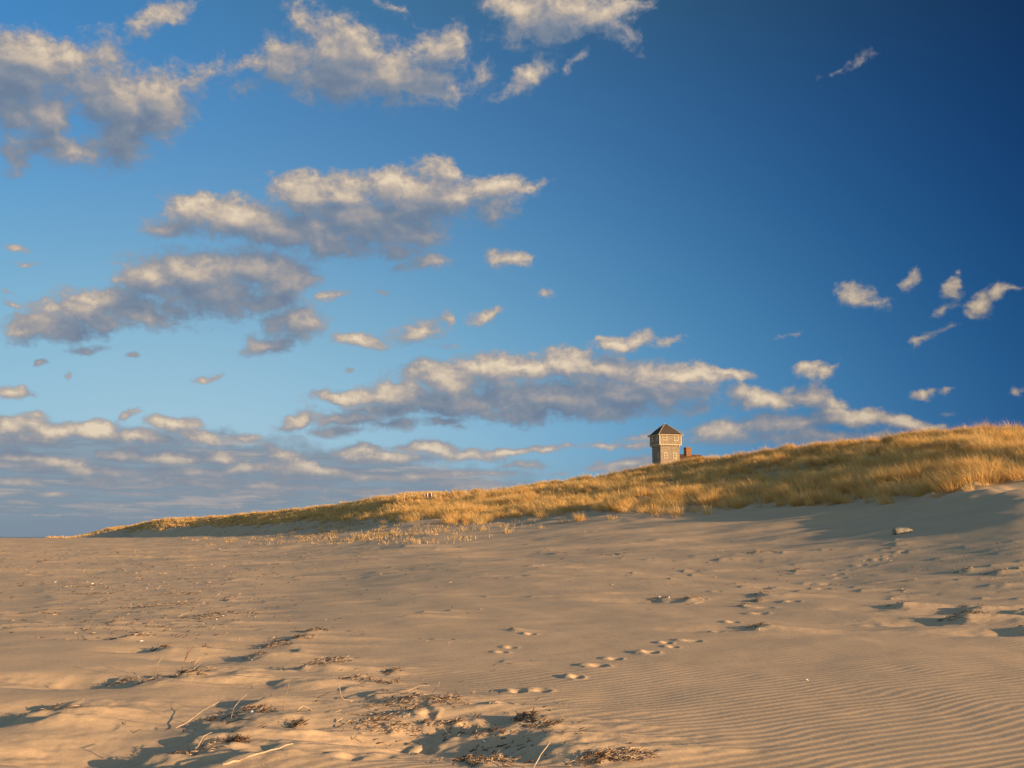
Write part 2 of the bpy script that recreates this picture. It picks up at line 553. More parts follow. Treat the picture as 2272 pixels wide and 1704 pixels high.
M_SAND = mat_sand()
M_GRASS = mat_attr('beach_grass', [(0.12, (0.35, 0.215, 0.08)), (0.34, (0.56, 0.355, 0.12)), (0.58, (0.73, 0.48, 0.18)), (0.85, (0.87, 0.66, 0.32))], rough=0.6, trans=0.38, nscale=0.35)
M_STUB = mat_attr('dead_stems', [(0.0, (0.30, 0.20, 0.09)), (1.0, (0.60, 0.43, 0.22))], rough=0.8, trans=0.1)
M_WRACK = mat_attr('wrack', [(0.0, (0.045, 0.028, 0.018)), (0.45, (0.12, 0.07, 0.04)), (0.7, (0.33, 0.21, 0.12)), (1.0, (0.62, 0.47, 0.31))])
M_REED = noise_mat('dry_reed', (0.30, 0.22, 0.14), (0.48, 0.37, 0.25), 30, stretch=(1, 1, 1))
M_DRIFT = noise_mat('driftwood', (0.34, 0.26, 0.17), (0.52, 0.41, 0.29), 18)
M_DARKSTICK = noise_mat('dark_stick', (0.10, 0.06, 0.035), (0.22, 0.14, 0.08), 30)
M_SHELL = noise_mat('shell', (0.70, 0.68, 0.62), (0.85, 0.83, 0.78), 40, rough=0.5)
M_LOG = noise_mat('grey_log', (0.15, 0.14, 0.11), (0.28, 0.26, 0.21), 12, bs_=0.6, bd=0.02)
M_LOGEND = noise_mat('broken_wood', (0.30, 0.20, 0.10), (0.48, 0.34, 0.18), 14, bs_=0.6, bd=0.02)


def mat_shingle(name, c1, c2, c3, sx=6.0, sz=7.0):
    m, N, bs, out = new_mat(name)
    tc = N.n('ShaderNodeTexCoord').outputs['UV']
    bk = N.n('ShaderNodeTexBrick')
    N.link(tc, bk.inputs['Vector'])
    bk.offset = 0.5
    bk.inputs['Color1'].default_value = (*c1, 1)
    bk.inputs['Color2'].default_value = (*c2, 1)
    bk.inputs['Mortar'].default_value = (*c3, 1)
    bk.inputs['Scale'].default_value = 1.0
    bk.inputs['Mortar Size'].default_value = 0.012
    bk.inputs['Bias'].default_value = 0.0
    bk.inputs['Brick Width'].default_value = 1.0 / sx
    bk.inputs['Row Height'].default_value = 1.0 / sz
    n = N.noise(tc, 5.0, 5, 0.7)
    c = N.mix(1.0, bk.outputs['Color'], N.ramp(n, [(0.3, 0.72), (0.7, 1.25)]), 'MULTIPLY')
    N.link(c, bs.inputs['Base Color'])
    bs.inputs['Roughness'].default_value = 0.9
    bump(N, bs, N.math('ADD', n, N.math('MULTIPLY', bk.outputs['Fac'], -1.0)), 0.5, 0.02)
    return m


M_SHINGLE = mat_shingle('weathered_shingle', (0.31, 0.255, 0.185), (0.225, 0.185, 0.135), (0.13, 0.10, 0.075))
M_ROOF = mat_shingle('roof_shingle', (0.085, 0.062, 0.045), (0.062, 0.048, 0.038), (0.03, 0.025, 0.02), 5, 6)
M_HROOF = mat_shingle('red_brown_roof', (0.10, 0.052, 0.034), (0.08, 0.042, 0.03), (0.05, 0.03, 0.02), 5, 6)
M_TRIM = noise_mat('painted_trim', (0.42, 0.34, 0.23), (0.56, 0.46, 0.31), 6, rough=0.6, bs_=0)
M_BRICK = mat_shingle('brick', (0.24, 0.115, 0.055), (0.18, 0.085, 0.042), (0.22, 0.15, 0.10), 4, 12)
m, N, bs, out = new_mat('window_glass')
bs.inputs['Base Color'].default_value = (0.10, 0.10, 0.08, 1)
bs.inputs['Roughness'].default_value = 0.12
bs.inputs['Specular IOR Level'].default_value = 0.6
M_GLASS = m
M_POST = noise_mat('weathered_post', (0.36, 0.30, 0.24), (0.55, 0.48, 0.38), 10)
M_WHITEPOST = noise_mat('white_post', (0.72, 0.68, 0.62), (0.82, 0.79, 0.74), 6, bs_=0)
M_MAROON = noise_mat('maroon_board', (0.10, 0.03, 0.035), (0.16, 0.045, 0.045), 6, bs_=0)
M_DARKPOST = noise_mat('dark_post', (0.08, 0.05, 0.035), (0.14, 0.09, 0.06), 6, bs_=0)

# ------------------------------------------------------------------ sand object
verts, quads, tris, (nr, na) = build_sand()
me = mesh_from('sand', verts, quads, tris, True, [M_SAND])


def grass_line_tan(b):
    """elevation (tan) above which the dune carries grass"""
    G = np.array([(160, 1188), (200, 1184), (240, 1180), (300, 1178), (318, 1176), (353, 1173), (461, 1168), (542, 1165), (600, 1163),
                  (636, 1161), (700, 1154), (853, 1150), (944, 1147), (1000, 1152), (1070, 1157), (1150, 1146), (1262, 1139),
                  (1323, 1134), (1428, 1133), (1500, 1136), (1570, 1133), (1652, 1124), (1720, 1116), (1794, 1118), (1885, 1113),
                  (1971, 1108), (2050, 1097), (2149, 1088), (2267, 1073), (2500, 1045)], float)
    bb, ee = bear_tan(G[:, 0], G[:, 1])
    return np.interp(b, bb, ee)


def grass_cover(x, y, z):
    b = np.arctan2(x, y); d = np.hypot(x, y) + 1e-6
    e = (z - EYE) / d
    gl = grass_line_tan(b)
    px_above = (e - gl) * F + 11.0 * fbm(x / 4.0, y / 4.0, 91, 4)
    d1 = np.interp(b, T_B1, T_D1); d2 = np.interp(b, T_B2, T_D2)
    c = sstep(-2, 3, px_above)
    c = np.where(d > d2, 1.0, c) * (d > d1 * 0.8)
    return c * (b > R(-25)) * (b < R(45))


vx, vy, vz = verts[:, 0], verts[:, 1], verts[:, 2]
cov = grass_cover(vx, vy, vz)
set_attr(me, 'thatch', np.clip(cov, 0, 1) * 0.75)
sand = link('sand', me)
tag(sand, 'wind rippled tan beach sand rising into the dune', kind='structure')
del verts, quads, tris, cov, vx, vy, vz

# sea
bm_v = np.array([(-30000, -30000, -3.0), (30000, -30000, -3.0), (30000, 30000, -3.0), (-30000, 30000, -3.0)])
m, N, bs, out = new_mat('sea_water')
bs.inputs['Base Color'].default_value = (0.02, 0.05, 0.075, 1)
bs.inputs['Roughness'].default_value = 0.25
pos = N.n('ShaderNodeNewGeometry').outputs['Position']
bump(N, bs, N.noise(pos, 0.35, 5, 0.6), 0.8, 0.6)
sea = link('sea', mesh_from('sea', bm_v, [(0, 1, 2, 3)], None, False, [m]))
tag(sea, 'thin strip of dark blue sea on the horizon', kind='structure')

# ------------------------------------------------------------------ grass
def blades(base, length, az, lean, width, curl):
    """each blade: 2 quads tapering to a tip, bending over; returns verts (n,5,3)"""
    n = len(base)
    dx, dy = np.cos(az), np.sin(az)
    sx, sy = -dy, dx
    # face the blade ribbon in a random direction
    fa = rng.uniform(0, 2 * math.pi, n)
    sx, sy = np.cos(fa), np.sin(fa)
    l1 = length * 0.5; l2 = length * 0.5
    a1 = lean; a2 = lean + curl
    p0 = base
    p1 = p0 + np.stack([dx * np.sin(a1) * l1, dy * np.sin(a1) * l1, np.cos(a1) * l1], -1)
    p2 = p1 + np.stack([dx * np.sin(a2) * l2, dy * np.sin(a2) * l2, np.cos(a2) * l2], -1)
    s = np.stack([sx, sy, np.zeros(n)], -1)
    w0 = (width * 0.5)[:, None]; w1 = (width * 0.42)[:, None]
    return np.stack([p0 - s * w0, p0 + s * w0, p1 + s * w1, p1 - s * w1, p2], 1)


def blades_mesh(name, V, tone, mat):
    n = len(V)
    vs = V.reshape(-1, 3)
    i = np.arange(n) * 5
    q = np.stack([i, i + 1, i + 2, i + 3], -1)
    t = np.stack([i + 3, i + 2, i + 4], -1)
    me = mesh_from(name, vs, q, t, True, [mat])
    set_attr(me, 'tone', np.repeat(tone, 5))
    return me


def clump_field():
    """big separate bunches on a jittered grid: bearing, distance"""
    P = []
    for d0, d1_, cell in ((30, 125, 1.15), (125, 420, 1.9)):
        d = d0
        while d < d1_:
            nb_ = int(d * R(69) / cell)
            b = R(-24.5) + (np.arange(nb_) + rng.uniform(-.48, .48, nb_)) * cell / d
            P.append(np.stack([b, d + rng.uniform(-.5, .5, nb_) * cell], 1))
            d += cell
    P = np.concatenate(P)
    b, d = P[:, 0], P[:, 1]
    d1 = np.interp(b, T_B1, T_D1); d2 = np.interp(b, T_B2, T_D2)
    m = (d > d1 * .85) & (d < d2 * 1.05)
    b, d = b[m], d[m]
    x = d * np.sin(b); y = d * np.cos(b); z = macro(x, y)
    c = grass_cover(x, y, z)
    patch = fbm(x / 4.5, y / 4.5, 141, 3)
    mar = ((z - EYE) / d - grass_line_tan(b)) * F
    stray = 0.55 * sstep(-20, 0, mar) * (fbm(x / 3.0, y / 3.0, 151, 3) > 0.12) * (b > R(-16))
    keep = rng.uniform(0, 1, len(b)) < np.maximum(c * (0.22 + 0.85 * sstep(-.35, .3, patch)), stray)
    return x[keep], y[keep], z[keep], d[keep], patch[keep]


def tuft_field():
    pts = []
    # polar scatter over the dune, density by distance
    def scatter(n, b0, b1, f0, f1):
        b = rng.uniform(R(b0), R(b1), n)
        d1 = np.interp(b, T_B1, T_D1); d2 = np.interp(b, T_B2, T_D2)
        lo = d1 * f0; hi = d2 * f1
        d = np.sqrt(rng.uniform(0, 1, n) * (hi ** 2 - lo ** 2) + lo ** 2)
        return b, d
    sets = [scatter(24000, -6, 31, 0.85, 1.12), scatter(13000, -15, -5, 0.9, 1.08), scatter(11000, -23.6, -14, 0.9, 1.06), scatter(3000, 31, 44, .9, 1.1)]
    b = np.concatenate([s[0] for s in sets]); d = np.concatenate([s[1] for s in sets])
    x = d * np.sin(b); y = d * np.cos(b); z = macro(x, y)
    c = grass_cover(x, y, z)
    patch = fbm(x / 1.6, y / 1.6, 101, 3)
    big = fbm(x / 7.0, y / 7.0, 103, 2)
    keep = rng.uniform(0, 1, len(b)) < c * 0.50 * (0.10 + 1.2 * sstep(-0.30, 0.22, patch + 0.3 * big))
    # thin ragged lower margin
    e = (z - EYE) / d
    mar = (e - grass_line_tan(b)) * F
    keep &= rng.uniform(0, 1, len(b)) < 0.35 + 0.65 * sstep(0, 16, mar) + (patch > 0.2) * 0.4
    x, y, z, d, b, patch, big = [q[keep] for q in (x, y, z, d, b, patch, big)]
    return x, y, z, d, b, patch, big


gx, gy, gz, gd, gb, gp, gbig = tuft_field()
nt = len(gx)
scale = 0.66 + 0.55 * gp + rng.uniform(-0.12, 0.22, nt) + 0.15 * gbig
scale = np.clip(scale, 0.28, 1.15) * np.where(gd > 150, 0.85, 0.78)
nb = np.clip((44 * (60 / gd)), 14, 46).astype(int)
ti = np.repeat(np.arange(nt), nb)
n = len(ti)
rad = 0.20 * np.sqrt(rng.uniform(0, 1, n)) * (0.7 + scale[ti])
th = rng.uniform(0, 2 * math.pi, n)
base = np.stack([gx[ti] + rad * np.cos(th), gy[ti] + rad * np.sin(th), gz[ti] - 0.04], -1)
# outward lean plus a common wind lean to the left and slightly away
lx = np.cos(th) * rad * 1.5 - 0.30 + rng.normal(0, 0.16, n)
ly = np.sin(th) * rad * 1.5 + 0.10 + rng.normal(0, 0.16, n)
az = np.arctan2(ly, lx); lean = np.clip(np.hypot(lx, ly), 0.02, 1.0)
L = scale[ti] * rng.uniform(0.55, 1.15, n)
W = 0.015 * np.clip(gd[ti] / 60, 0.9, 4.0) * rng.uniform(0.7, 1.4, n)
curl = rng.uniform(0.1, 0.9, n)
V = blades(base, L, az, lean, W, curl)
cx_, cy_, cz_, cd_, cpp = clump_field()
nc = len(cx_)
cs = np.clip(0.86 + 0.38 * cpp + rng.normal(0, .16, nc), .4, 1.25) * np.where(cd_ > 150, .85, 1.0)
cr = cs * rng.uniform(.30, .58, nc)
cb = np.clip(170 * (60 / cd_) ** 1.2, 34, 200).astype(int)
ci = np.repeat(np.arange(nc), cb); m_ = len(ci)
rr_ = cr[ci] * np.sqrt(rng.uniform(0, 1, m_)); tt = rng.uniform(0, 2 * math.pi, m_)
cbase = np.stack([cx_[ci] + rr_ * np.cos(tt), cy_[ci] + rr_ * np.sin(tt), cz_[ci] - .04], -1)
wl = rng.uniform(.05, .40, nc)
clx = np.cos(tt) * rr_ * 1.25 - wl[ci] + rng.normal(0, .13, m_)
cly = np.sin(tt) * rr_ * 1.25 + .06 + rng.normal(0, .13, m_)
dome = 1.08 - .45 * (rr_ / np.maximum(cr[ci], .01)) ** 2
cV = blades(cbase, cs[ci] * dome * rng.uniform(.6, 1.05, m_), np.arctan2(cly, clx), np.clip(np.hypot(clx, cly), .02, 1.0),
            0.014 * np.clip(cd_[ci] / 60, .9, 4.5) * rng.uniform(.7, 1.4, m_), rng.uniform(.1, .8, m_))
ct = np.clip(rng.normal(.55, .27, nc), 0, 1)
ctone = np.clip(ct[ci] * .65 + rng.uniform(0, .36, m_), 0, 1)
tone_t = np.clip(0.5 + 0.28 * rng.normal(0, 1, nt) + 0.25 * gbig, 0, 1)
tone = np.clip(tone_t[ti] * 0.6 + rng.uniform(0, 0.4, n), 0, 1)
V = np.concatenate([V, cV]); tone = np.concatenate([tone, ctone])
grass = link('dune_grass', blades_mesh('dune_grass', V, tone, M_GRASS))
print('clumps', nc, 'blades', m_)
del cV, ctone, ci
tag(grass, 'golden beach grass covering the dune in windblown tufts', kind='stuff')
print('tufts', nt, 'blades', n)
del V, base, az, lean, L, W, curl, tone, ti


def make_tuft_mesh(name, nbl, h, spread, mat, seed, stem=False):
    global rng
    keep = rng; rng = np.random.default_rng(seed)
    rad = spread * np.sqrt(rng.uniform(0, 1, nbl)); th = rng.uniform(0, 2 * math.pi, nbl)
    base = np.stack([rad * np.cos(th), rad * np.sin(th), np.full(nbl, -0.05)], -1)
    k = 1.6 if not stem else 0.8
    lx = np.cos(th) * rad * k - (0.25 if not stem else 0.1) + rng.normal(0, .2, nbl)
    ly = np.sin(th) * rad * k + rng.normal(0, .2, nbl)
    V = blades(base, h * rng.uniform(.5, 1.1, nbl), np.arctan2(ly, lx), np.clip(np.hypot(lx, ly), .02, 1.1),
               np.full(nbl, 0.012 if not stem else 0.014), rng.uniform(0.1, 0.8, nbl))
    me = blades_mesh(name, V, np.clip(rng.uniform(0.3, 1, nbl), 0, 1), mat)
    rng = keep
    return me


# stand-alone tufts at the foot of the dune
TUFTS = [(1055, 1158, 1.05), (1085, 1156, 1.0), (1110, 1150, .9), (1240, 1142, 1.0), (1330, 1133, 1.1), (1570, 1141, .9), (1425, 1137, .8),
         (1540, 1137, .6), (1640, 1123, 1.0), (1780, 1118, 1.25), (1800, 1119, 1.1), (1860, 1117, 1.0), (1880, 1116, .8), (1700, 1118, .9), (1960, 1109, .9),
         (2110, 1092, .6), (2150, 1089, .6), (2040, 1098, .8), (940, 1148, .9), (1000, 1154, .7), (852, 1163, .8), (868, 1158, .7)]
tm = [make_tuft_mesh('grass_tuft', 130, 0.8, 0.30, M_GRASS, 500 + i) for i in range(4)]
for i, (px, py, s) in enumerate(TUFTS):
    x, y, d = ground_hit(px, py)
    for k in range(1):
        o = link('grass_tuft', tm[i % 4], loc=(x, y, full_point(x, y)))
        o.rotation_euler = (0, 0, 0.5 * (i % 5 - 2)); o.scale = (s, s, s)
        tag(o, 'bushy golden grass tuft standing at the lower edge of the dune', 'grass tuft', 'golden tufts along the foot of the dune')
# small pale tufts out on the open sand
SM = [(664, 1192), (680, 1200), (805, 1195), (785, 1188), (720, 1180), (745, 1183), (775, 1164), (700, 1172), (760, 1172), (650, 1185), (735, 1168), (765, 1160),
      (820, 1186), (850, 1172), (435, 1201), (455, 1196), (470, 1211), (510, 1203), (520, 1198), (545, 1187), (590, 1180), (565, 1196), (600, 1200), (410, 1195),
      (1030, 1178), (1075, 1178), (990, 1180), (960, 1188), (1130, 1182), (1010, 1166), (1200, 1172), (1250, 1160), (1360, 1152), (1180, 1160), (1120, 1170),
      (2080, 1104), (1930, 1115), (1840, 1122), (1690, 1126), (1610, 1132), (1500, 1150), (630, 1204), (880, 1176), (925, 1168), (1460, 1146)]
ts = [make_tuft_mesh('pale_grass_tuft', 46, 0.42, 0.22, M_STUB, 700 + i, True) for i in range(4)]
for i, (px, py) in enumerate(SM):
    x, y, d = ground_hit(px, py)
    o = link('pale_grass_tuft', ts[i % 4], loc=(x, y, full_point(x, y)))
    s = 0.8 + 0.5 * ((i * 37) % 10) / 10 + (d > 80) * 0.4
    o.rotation_euler = (0, 0, 0.6 * (i % 5 - 2)); o.scale = (s * 1.3, s, s * 0.9)
    tag(o, 'small pale dry grass tuft on open sand below the dune', 'grass tuft', 'pale tufts scattered on the sand below the dune')

# scrub: stubble fragments mass between toe and sand on the left centre
n = 4200
spx = rng.normal(760, 150, n); spy = 1148 + (1212 - 1148) * rng.beta(1.5, 2.3, n)
sb, se = bear_tan(spx, spy)
dg = np.geomspace(40, 260, 900)
XX = dg[None] * np.sin(sb)[:, None]; YY = dg[None] * np.cos(sb)[:, None]
GG = macro(XX, YY)
hit = np.argmax(EYE + se[:, None] * dg[None] < GG, axis=1)
ok = hit > 0
sx_ = XX[np.arange(n), hit][ok]; sy_ = YY[np.arange(n), hit][ok]; sz_ = GG[np.arange(n), hit][ok]
pn = fbm(sx_ / 3.0, sy_ / 3.0, 131, 3)
k = pn > -0.05
sx_, sy_, sz_ = sx_[k], sy_[k], sz_[k]
ti = np.repeat(np.arange(len(sx_)), 7); n = len(ti)
base = np.stack([sx_[ti] + rng.normal(0, .16, n), sy_[ti] + rng.normal(0, .16, n), sz_[ti] - .02], -1)
V = blades(base, rng.uniform(.08, .32, n), rng.uniform(0, 6.28, n), rng.uniform(0.05, 1.2, n), rng.uniform(.012, .035, n), rng.uniform(0, .8, n))
scrub = link('dead_scrub', blades_mesh('dead_scrub', V, rng.uniform(0, 1, n), M_STUB))
tag(scrub, 'pale dead stubble and scrub strewn over the toe of the dune', kind='stuff')

# ------------------------------------------------------------------ tubes, sticks and wrack
def tube_arrays(path, radii, sides=5):
    P = [Vector(p) for p in path]
    vs, qs, ts_ = [], [], []
    n = len(P)
    for i, p in enumerate(P):
        t = (P[min(i + 1, n - 1)] - P[max(i - 1, 0)]).normalized()
        up = Vector((0, 0, 1)) if abs(t.z) < 0.9 else Vector((1, 0, 0))
        a = t.cross(up).normalized(); b = a.cross(t).normalized()
        for k in range(sides):
            an = 2 * math.pi * k / sides
            r = radii[i]
            vs.append(p + a * (math.cos(an) * r) + b * (math.sin(an) * r))
    for i in range(n - 1):
        for k in range(sides):
            k2 = (k + 1) % sides
            qs.append((i * sides + k, i * sides + k2, (i + 1) * sides + k2, (i + 1) * sides + k))
    c0 = len(vs); vs.append(P[0]); vs.append(P[-1])
    for k in range(sides):
        k2 = (k + 1) % sides
        ts_.append((k2, k, c0)); ts_.append(((n - 1) * sides + k, (n - 1) * sides + k2, c0 + 1))
    return vs, qs, ts_


def tubes_mesh(name, items, mat, tones=None, smooth=True):
    VS, QS, TS, TN = [], [], [], []
    for j, (path, radii, sides) in enumerate(items):
        v, q, t = tube_arrays(path, radii, sides)
        o = len(VS)
        VS += [tuple(a) for a in v]
        QS += [tuple(o + i for i in f) for f in q]
        TS += [tuple(o + i for i in f) for f in t]
        TN += [tones[j] if tones else 0.5] * len(v)
    me = mesh_from(name, np.array(VS), np.array(QS), np.array(TS), smooth, [mat])
    if tones:
        set_attr(me, 'tone', TN)
    return me


# sticks: name, label, category, material, thickness m, list of (px,py,lift m)
STICKS = [
    ('driftwood_branch', 'long thick pale driftwood branch lying at the bottom edge of the beach', 'driftwood', M_DRIFT, .017, [(492, 1706, .03), (530, 1697, .035), (552, 1694, .05), (600, 1688, .04), (649, 1681, .035)]),
    ('reed_stem', 'long straight pale reed propped up out of a dark shaded hollow', 'reed', M_REED, .009, [(390, 1604, .01), (415, 1594, .03), (450, 1578, .06), (484, 1565, .10)]),
    ('reed_stem', 'longest wavy pale reed lying in the middle debris patch', 'reed', M_REED, .009, [(808, 1544, .03), (835, 1542, .04), (880, 1545, .05), (910, 1545, .05), (930, 1537, .06), (952, 1535, .06)]),
    ('reed_stem', 'short thick pale reed arching below the wavy reed', 'reed', M_REED, .010, [(912, 1572, .03), (940, 1568, .06), (960, 1568, .07), (978, 1572, .05)]),
    ('reed_stem', 'bent L shaped reed standing at the left of the middle debris patch', 'reed', M_REED, .007, [(751, 1535, .16), (756, 1550, .09), (762, 1557, .03), (785, 1559, .01)]),
    ('reed_stem', 'thin reed standing upright alone left of the middle debris patch', 'reed', M_REED, .006, [(629, 1578, .0), (632, 1565, .08), (640, 1548, .17)]),
    ('reed_stem', 'short pale stick slanting on bare sand below the bent reed', 'reed', M_REED, .007, [(732, 1580, .01), (758, 1569, .02)]),
    ('reed_stem', 'pale curved reed lying flat right of the upright reed', 'reed', M_REED, .008, [(660, 1594, .01), (672, 1586, .03), (695, 1582, .02)]),
    ('reed_stem', 'thin pale stem sloping down right of the footprint in the debris', 'reed', M_REED, .006, [(970, 1600, .08), (985, 1608, .05), (1004, 1621, .01)]),
    ('twig', 'thin dark twig leaning at the right end of the middle debris patch', 'twig', M_DARKSTICK, .005, [(1009, 1547, .09), (1020, 1560, .05), (1031, 1571, .0)]),
    ('reed_stem', 'thin pale stem poking up from rippled sand near bottom centre', 'reed', M_REED, .006, [(1240, 1623, .0), (1249, 1612, .07), (1260, 1600, .13)]),
    ('driftwood_branch', 'pale thick stick leaning up out of the bottom edge of the photo', 'driftwood', M_DRIFT, .010, [(1184, 1706, .01), (1200, 1690, .06), (1222, 1673, .12)]),
    ('reed_stem', 'small pale stem tip curving up at the top right of the middle debris', 'reed', M_REED, .006, [(960, 1546, .01), (970, 1543, .04), (975, 1534, .08)]),
    ('twig', 'upright dark forked twig in the hollow at left', 'twig', M_DARKSTICK, .009, [(400, 1508, .0), (405, 1494, .07), (411, 1480, .13), (414, 1467, .19)]),
    ('twig', 'thin straight twig slanting right beside the forked twig', 'twig', M_REED, .006, [(410, 1506, .02), (428, 1499, .05), (444, 1490, .08)]),
    ('twig', 'short stub of twig standing on the ridge left of the forked twig', 'twig', M_REED, .006, [(343, 1485, .02), (347, 1476, .08)]),
    ('reed_stem', 'thin pale curved stem rising from the shaded debris beside the long straight reed', 'reed', M_REED, .006, [(512, 1602, .02), (516, 1590, .08), (530, 1580, .12), (545, 1574, .14)]),
    ('twig', 'flat dark root lying across the sand right of the dark tangled clump', 'twig', M_DARKSTICK, .009, [(502, 1616, .03), (530, 1622, .04), (560, 1628, .05), (580, 1630, .03)]),
    ('reed_stem', 'pale broken reed end on the sand ridge near the bottom left', 'reed', M_REED, .009, [(432, 1672, .03), (450, 1658, .09), (468, 1648, .10)]),
    ('driftwood_branch', 'pale splinter of driftwood pointing right from the clump beside the footprints', 'driftwood', M_DRIFT, .011, [(1520, 1336, .10), (1540, 1332, .13), (1562, 1327, .14)]),
    ('reed_stem', 'thin straight reed lying among far debris at left centre', 'reed', M_REED, .009, [(395, 1369, .04), (410, 1363, .06), (423, 1357, .08)]),
    ('driftwood_branch', 'thin pinkish stick lying flat on the smooth far sand', 'driftwood', M_DRIFT, .012, [(484, 1288, .02), (505, 1286, .03), (532, 1285, .02)]),
    ('reed_stem', 'short pale reed leaning over the mound at the upper left', 'reed', M_REED, .009, [(290, 1397, .10), (305, 1405, .10), (325, 1414, .08)]),
    ('twig', 'bent pale reed lying on the low mound at the centre left', 'twig', M_REED, .008, [(294, 1505, .10), (305, 1511, .09), (313, 1517, .04)]),
    ('reed_stem', 'short pale peg of reed standing in the small hollow near the upright reed', 'reed', M_REED, .007, [(622, 1498, .12), (628, 1508, .02)]),
    ('driftwood_branch', 'dark board end lying on sand below the dune scrub', 'driftwood', M_DARKSTICK, .05, [(835, 1187, .05), (848, 1185, .07), (861, 1183, .10)]),
    ('twig', 'dark short twig arching out of the right hand mound', 'twig', M_DARKSTICK, .010, [(2110, 1372, .12), (2130, 1364, .20), (2160, 1370, .18), (2192, 1368, .10)]),
    ('twig', 'pale twig angled over the top of the right hand mound', 'twig', M_REED, .010, [(2138, 1362, .20), (2152, 1355, .24), (2160, 1348, .28)]),
]
for nm, lab, cat, mat, th_, pts in STICKS:
    W_ = []
    for (px, py, lift) in pts:
        # the foot of each path point: lifted points project back to the pixel by moving the foot nearer
        x, y, d = ground_hit(px, py + lift * F / 8.0 * 0.8)
        z = full_point(x, y)
        W_.append((x, y, z + lift))
    c = W_[0]
    path = [(a - c[0], b - c[1], e - c[2]) for a, b, e in W_]
    # denser wobbling path
    P2 = []
    for i in range(len(path) - 1):
        for s in np.linspace(0, 1, 4)[:-1]:
            P2.append([path[i][q] * (1 - s) + path[i + 1][q] * s + random.gauss(0, th_ * 0.12) for q in range(3)])
    P2.append(list(path[-1]))
    m_ = len(P2)
    rr = [th_ * 0.36 * (1 - 0.45 * i / m_) * random.uniform(.85, 1.12) for i in range(m_)]
    items = [(P2, rr, 7)]
    if 'forked' in lab:
        k = m_ // 2
        a = Vector(P2[k])
        items.append(([a, a + Vector((.02, .0, .05)), a + Vector((.05, .01, .09))], [th_ * .5, th_ * .4, th_ * .2], 5))
    o = link(nm, tubes_mesh(nm, items, mat), loc=c)
    tag(o, lab, cat)


def twig_items(n, rx, ry, lmin, lmax, up, seed, zfun, thick=(.002, .005)):
    r = random.Random(seed)
    items, tones = [], []
    for k in range(n):
        a = r.uniform(0, 6.28); q = math.sqrt(r.random())
        x = rx * q * math.cos(a); y = ry * q * math.sin(a)
        z = zfun(x, y) + r.uniform(0.0, 0.022) * (1.2 - q)
        L = r.uniform(lmin, lmax); an = r.gauss(0.15, 0.9); el = abs(r.gauss(0, 0.28)) * up
        dx, dy, dz = math.cos(an) * math.cos(el), math.sin(an) * math.cos(el), math.sin(el)
        t = r.uniform(*thick)
        bx, by = r.gauss(0, .2) * L, r.gauss(0, .2) * L
        items.append(([(x, y, z), (x + dx * L * .5 + bx, y + dy * L * .5 + by, z + dz * L * .5 + .006), (x + dx * L, y + dy * L, z + dz * L)], [t, t * .9, t * .5], 4))
        tones.append(min(1, max(0, r.choice([r.uniform(0, .35), r.uniform(.2, .6), r.uniform(.65, 1.0)]))))
    return items, tones


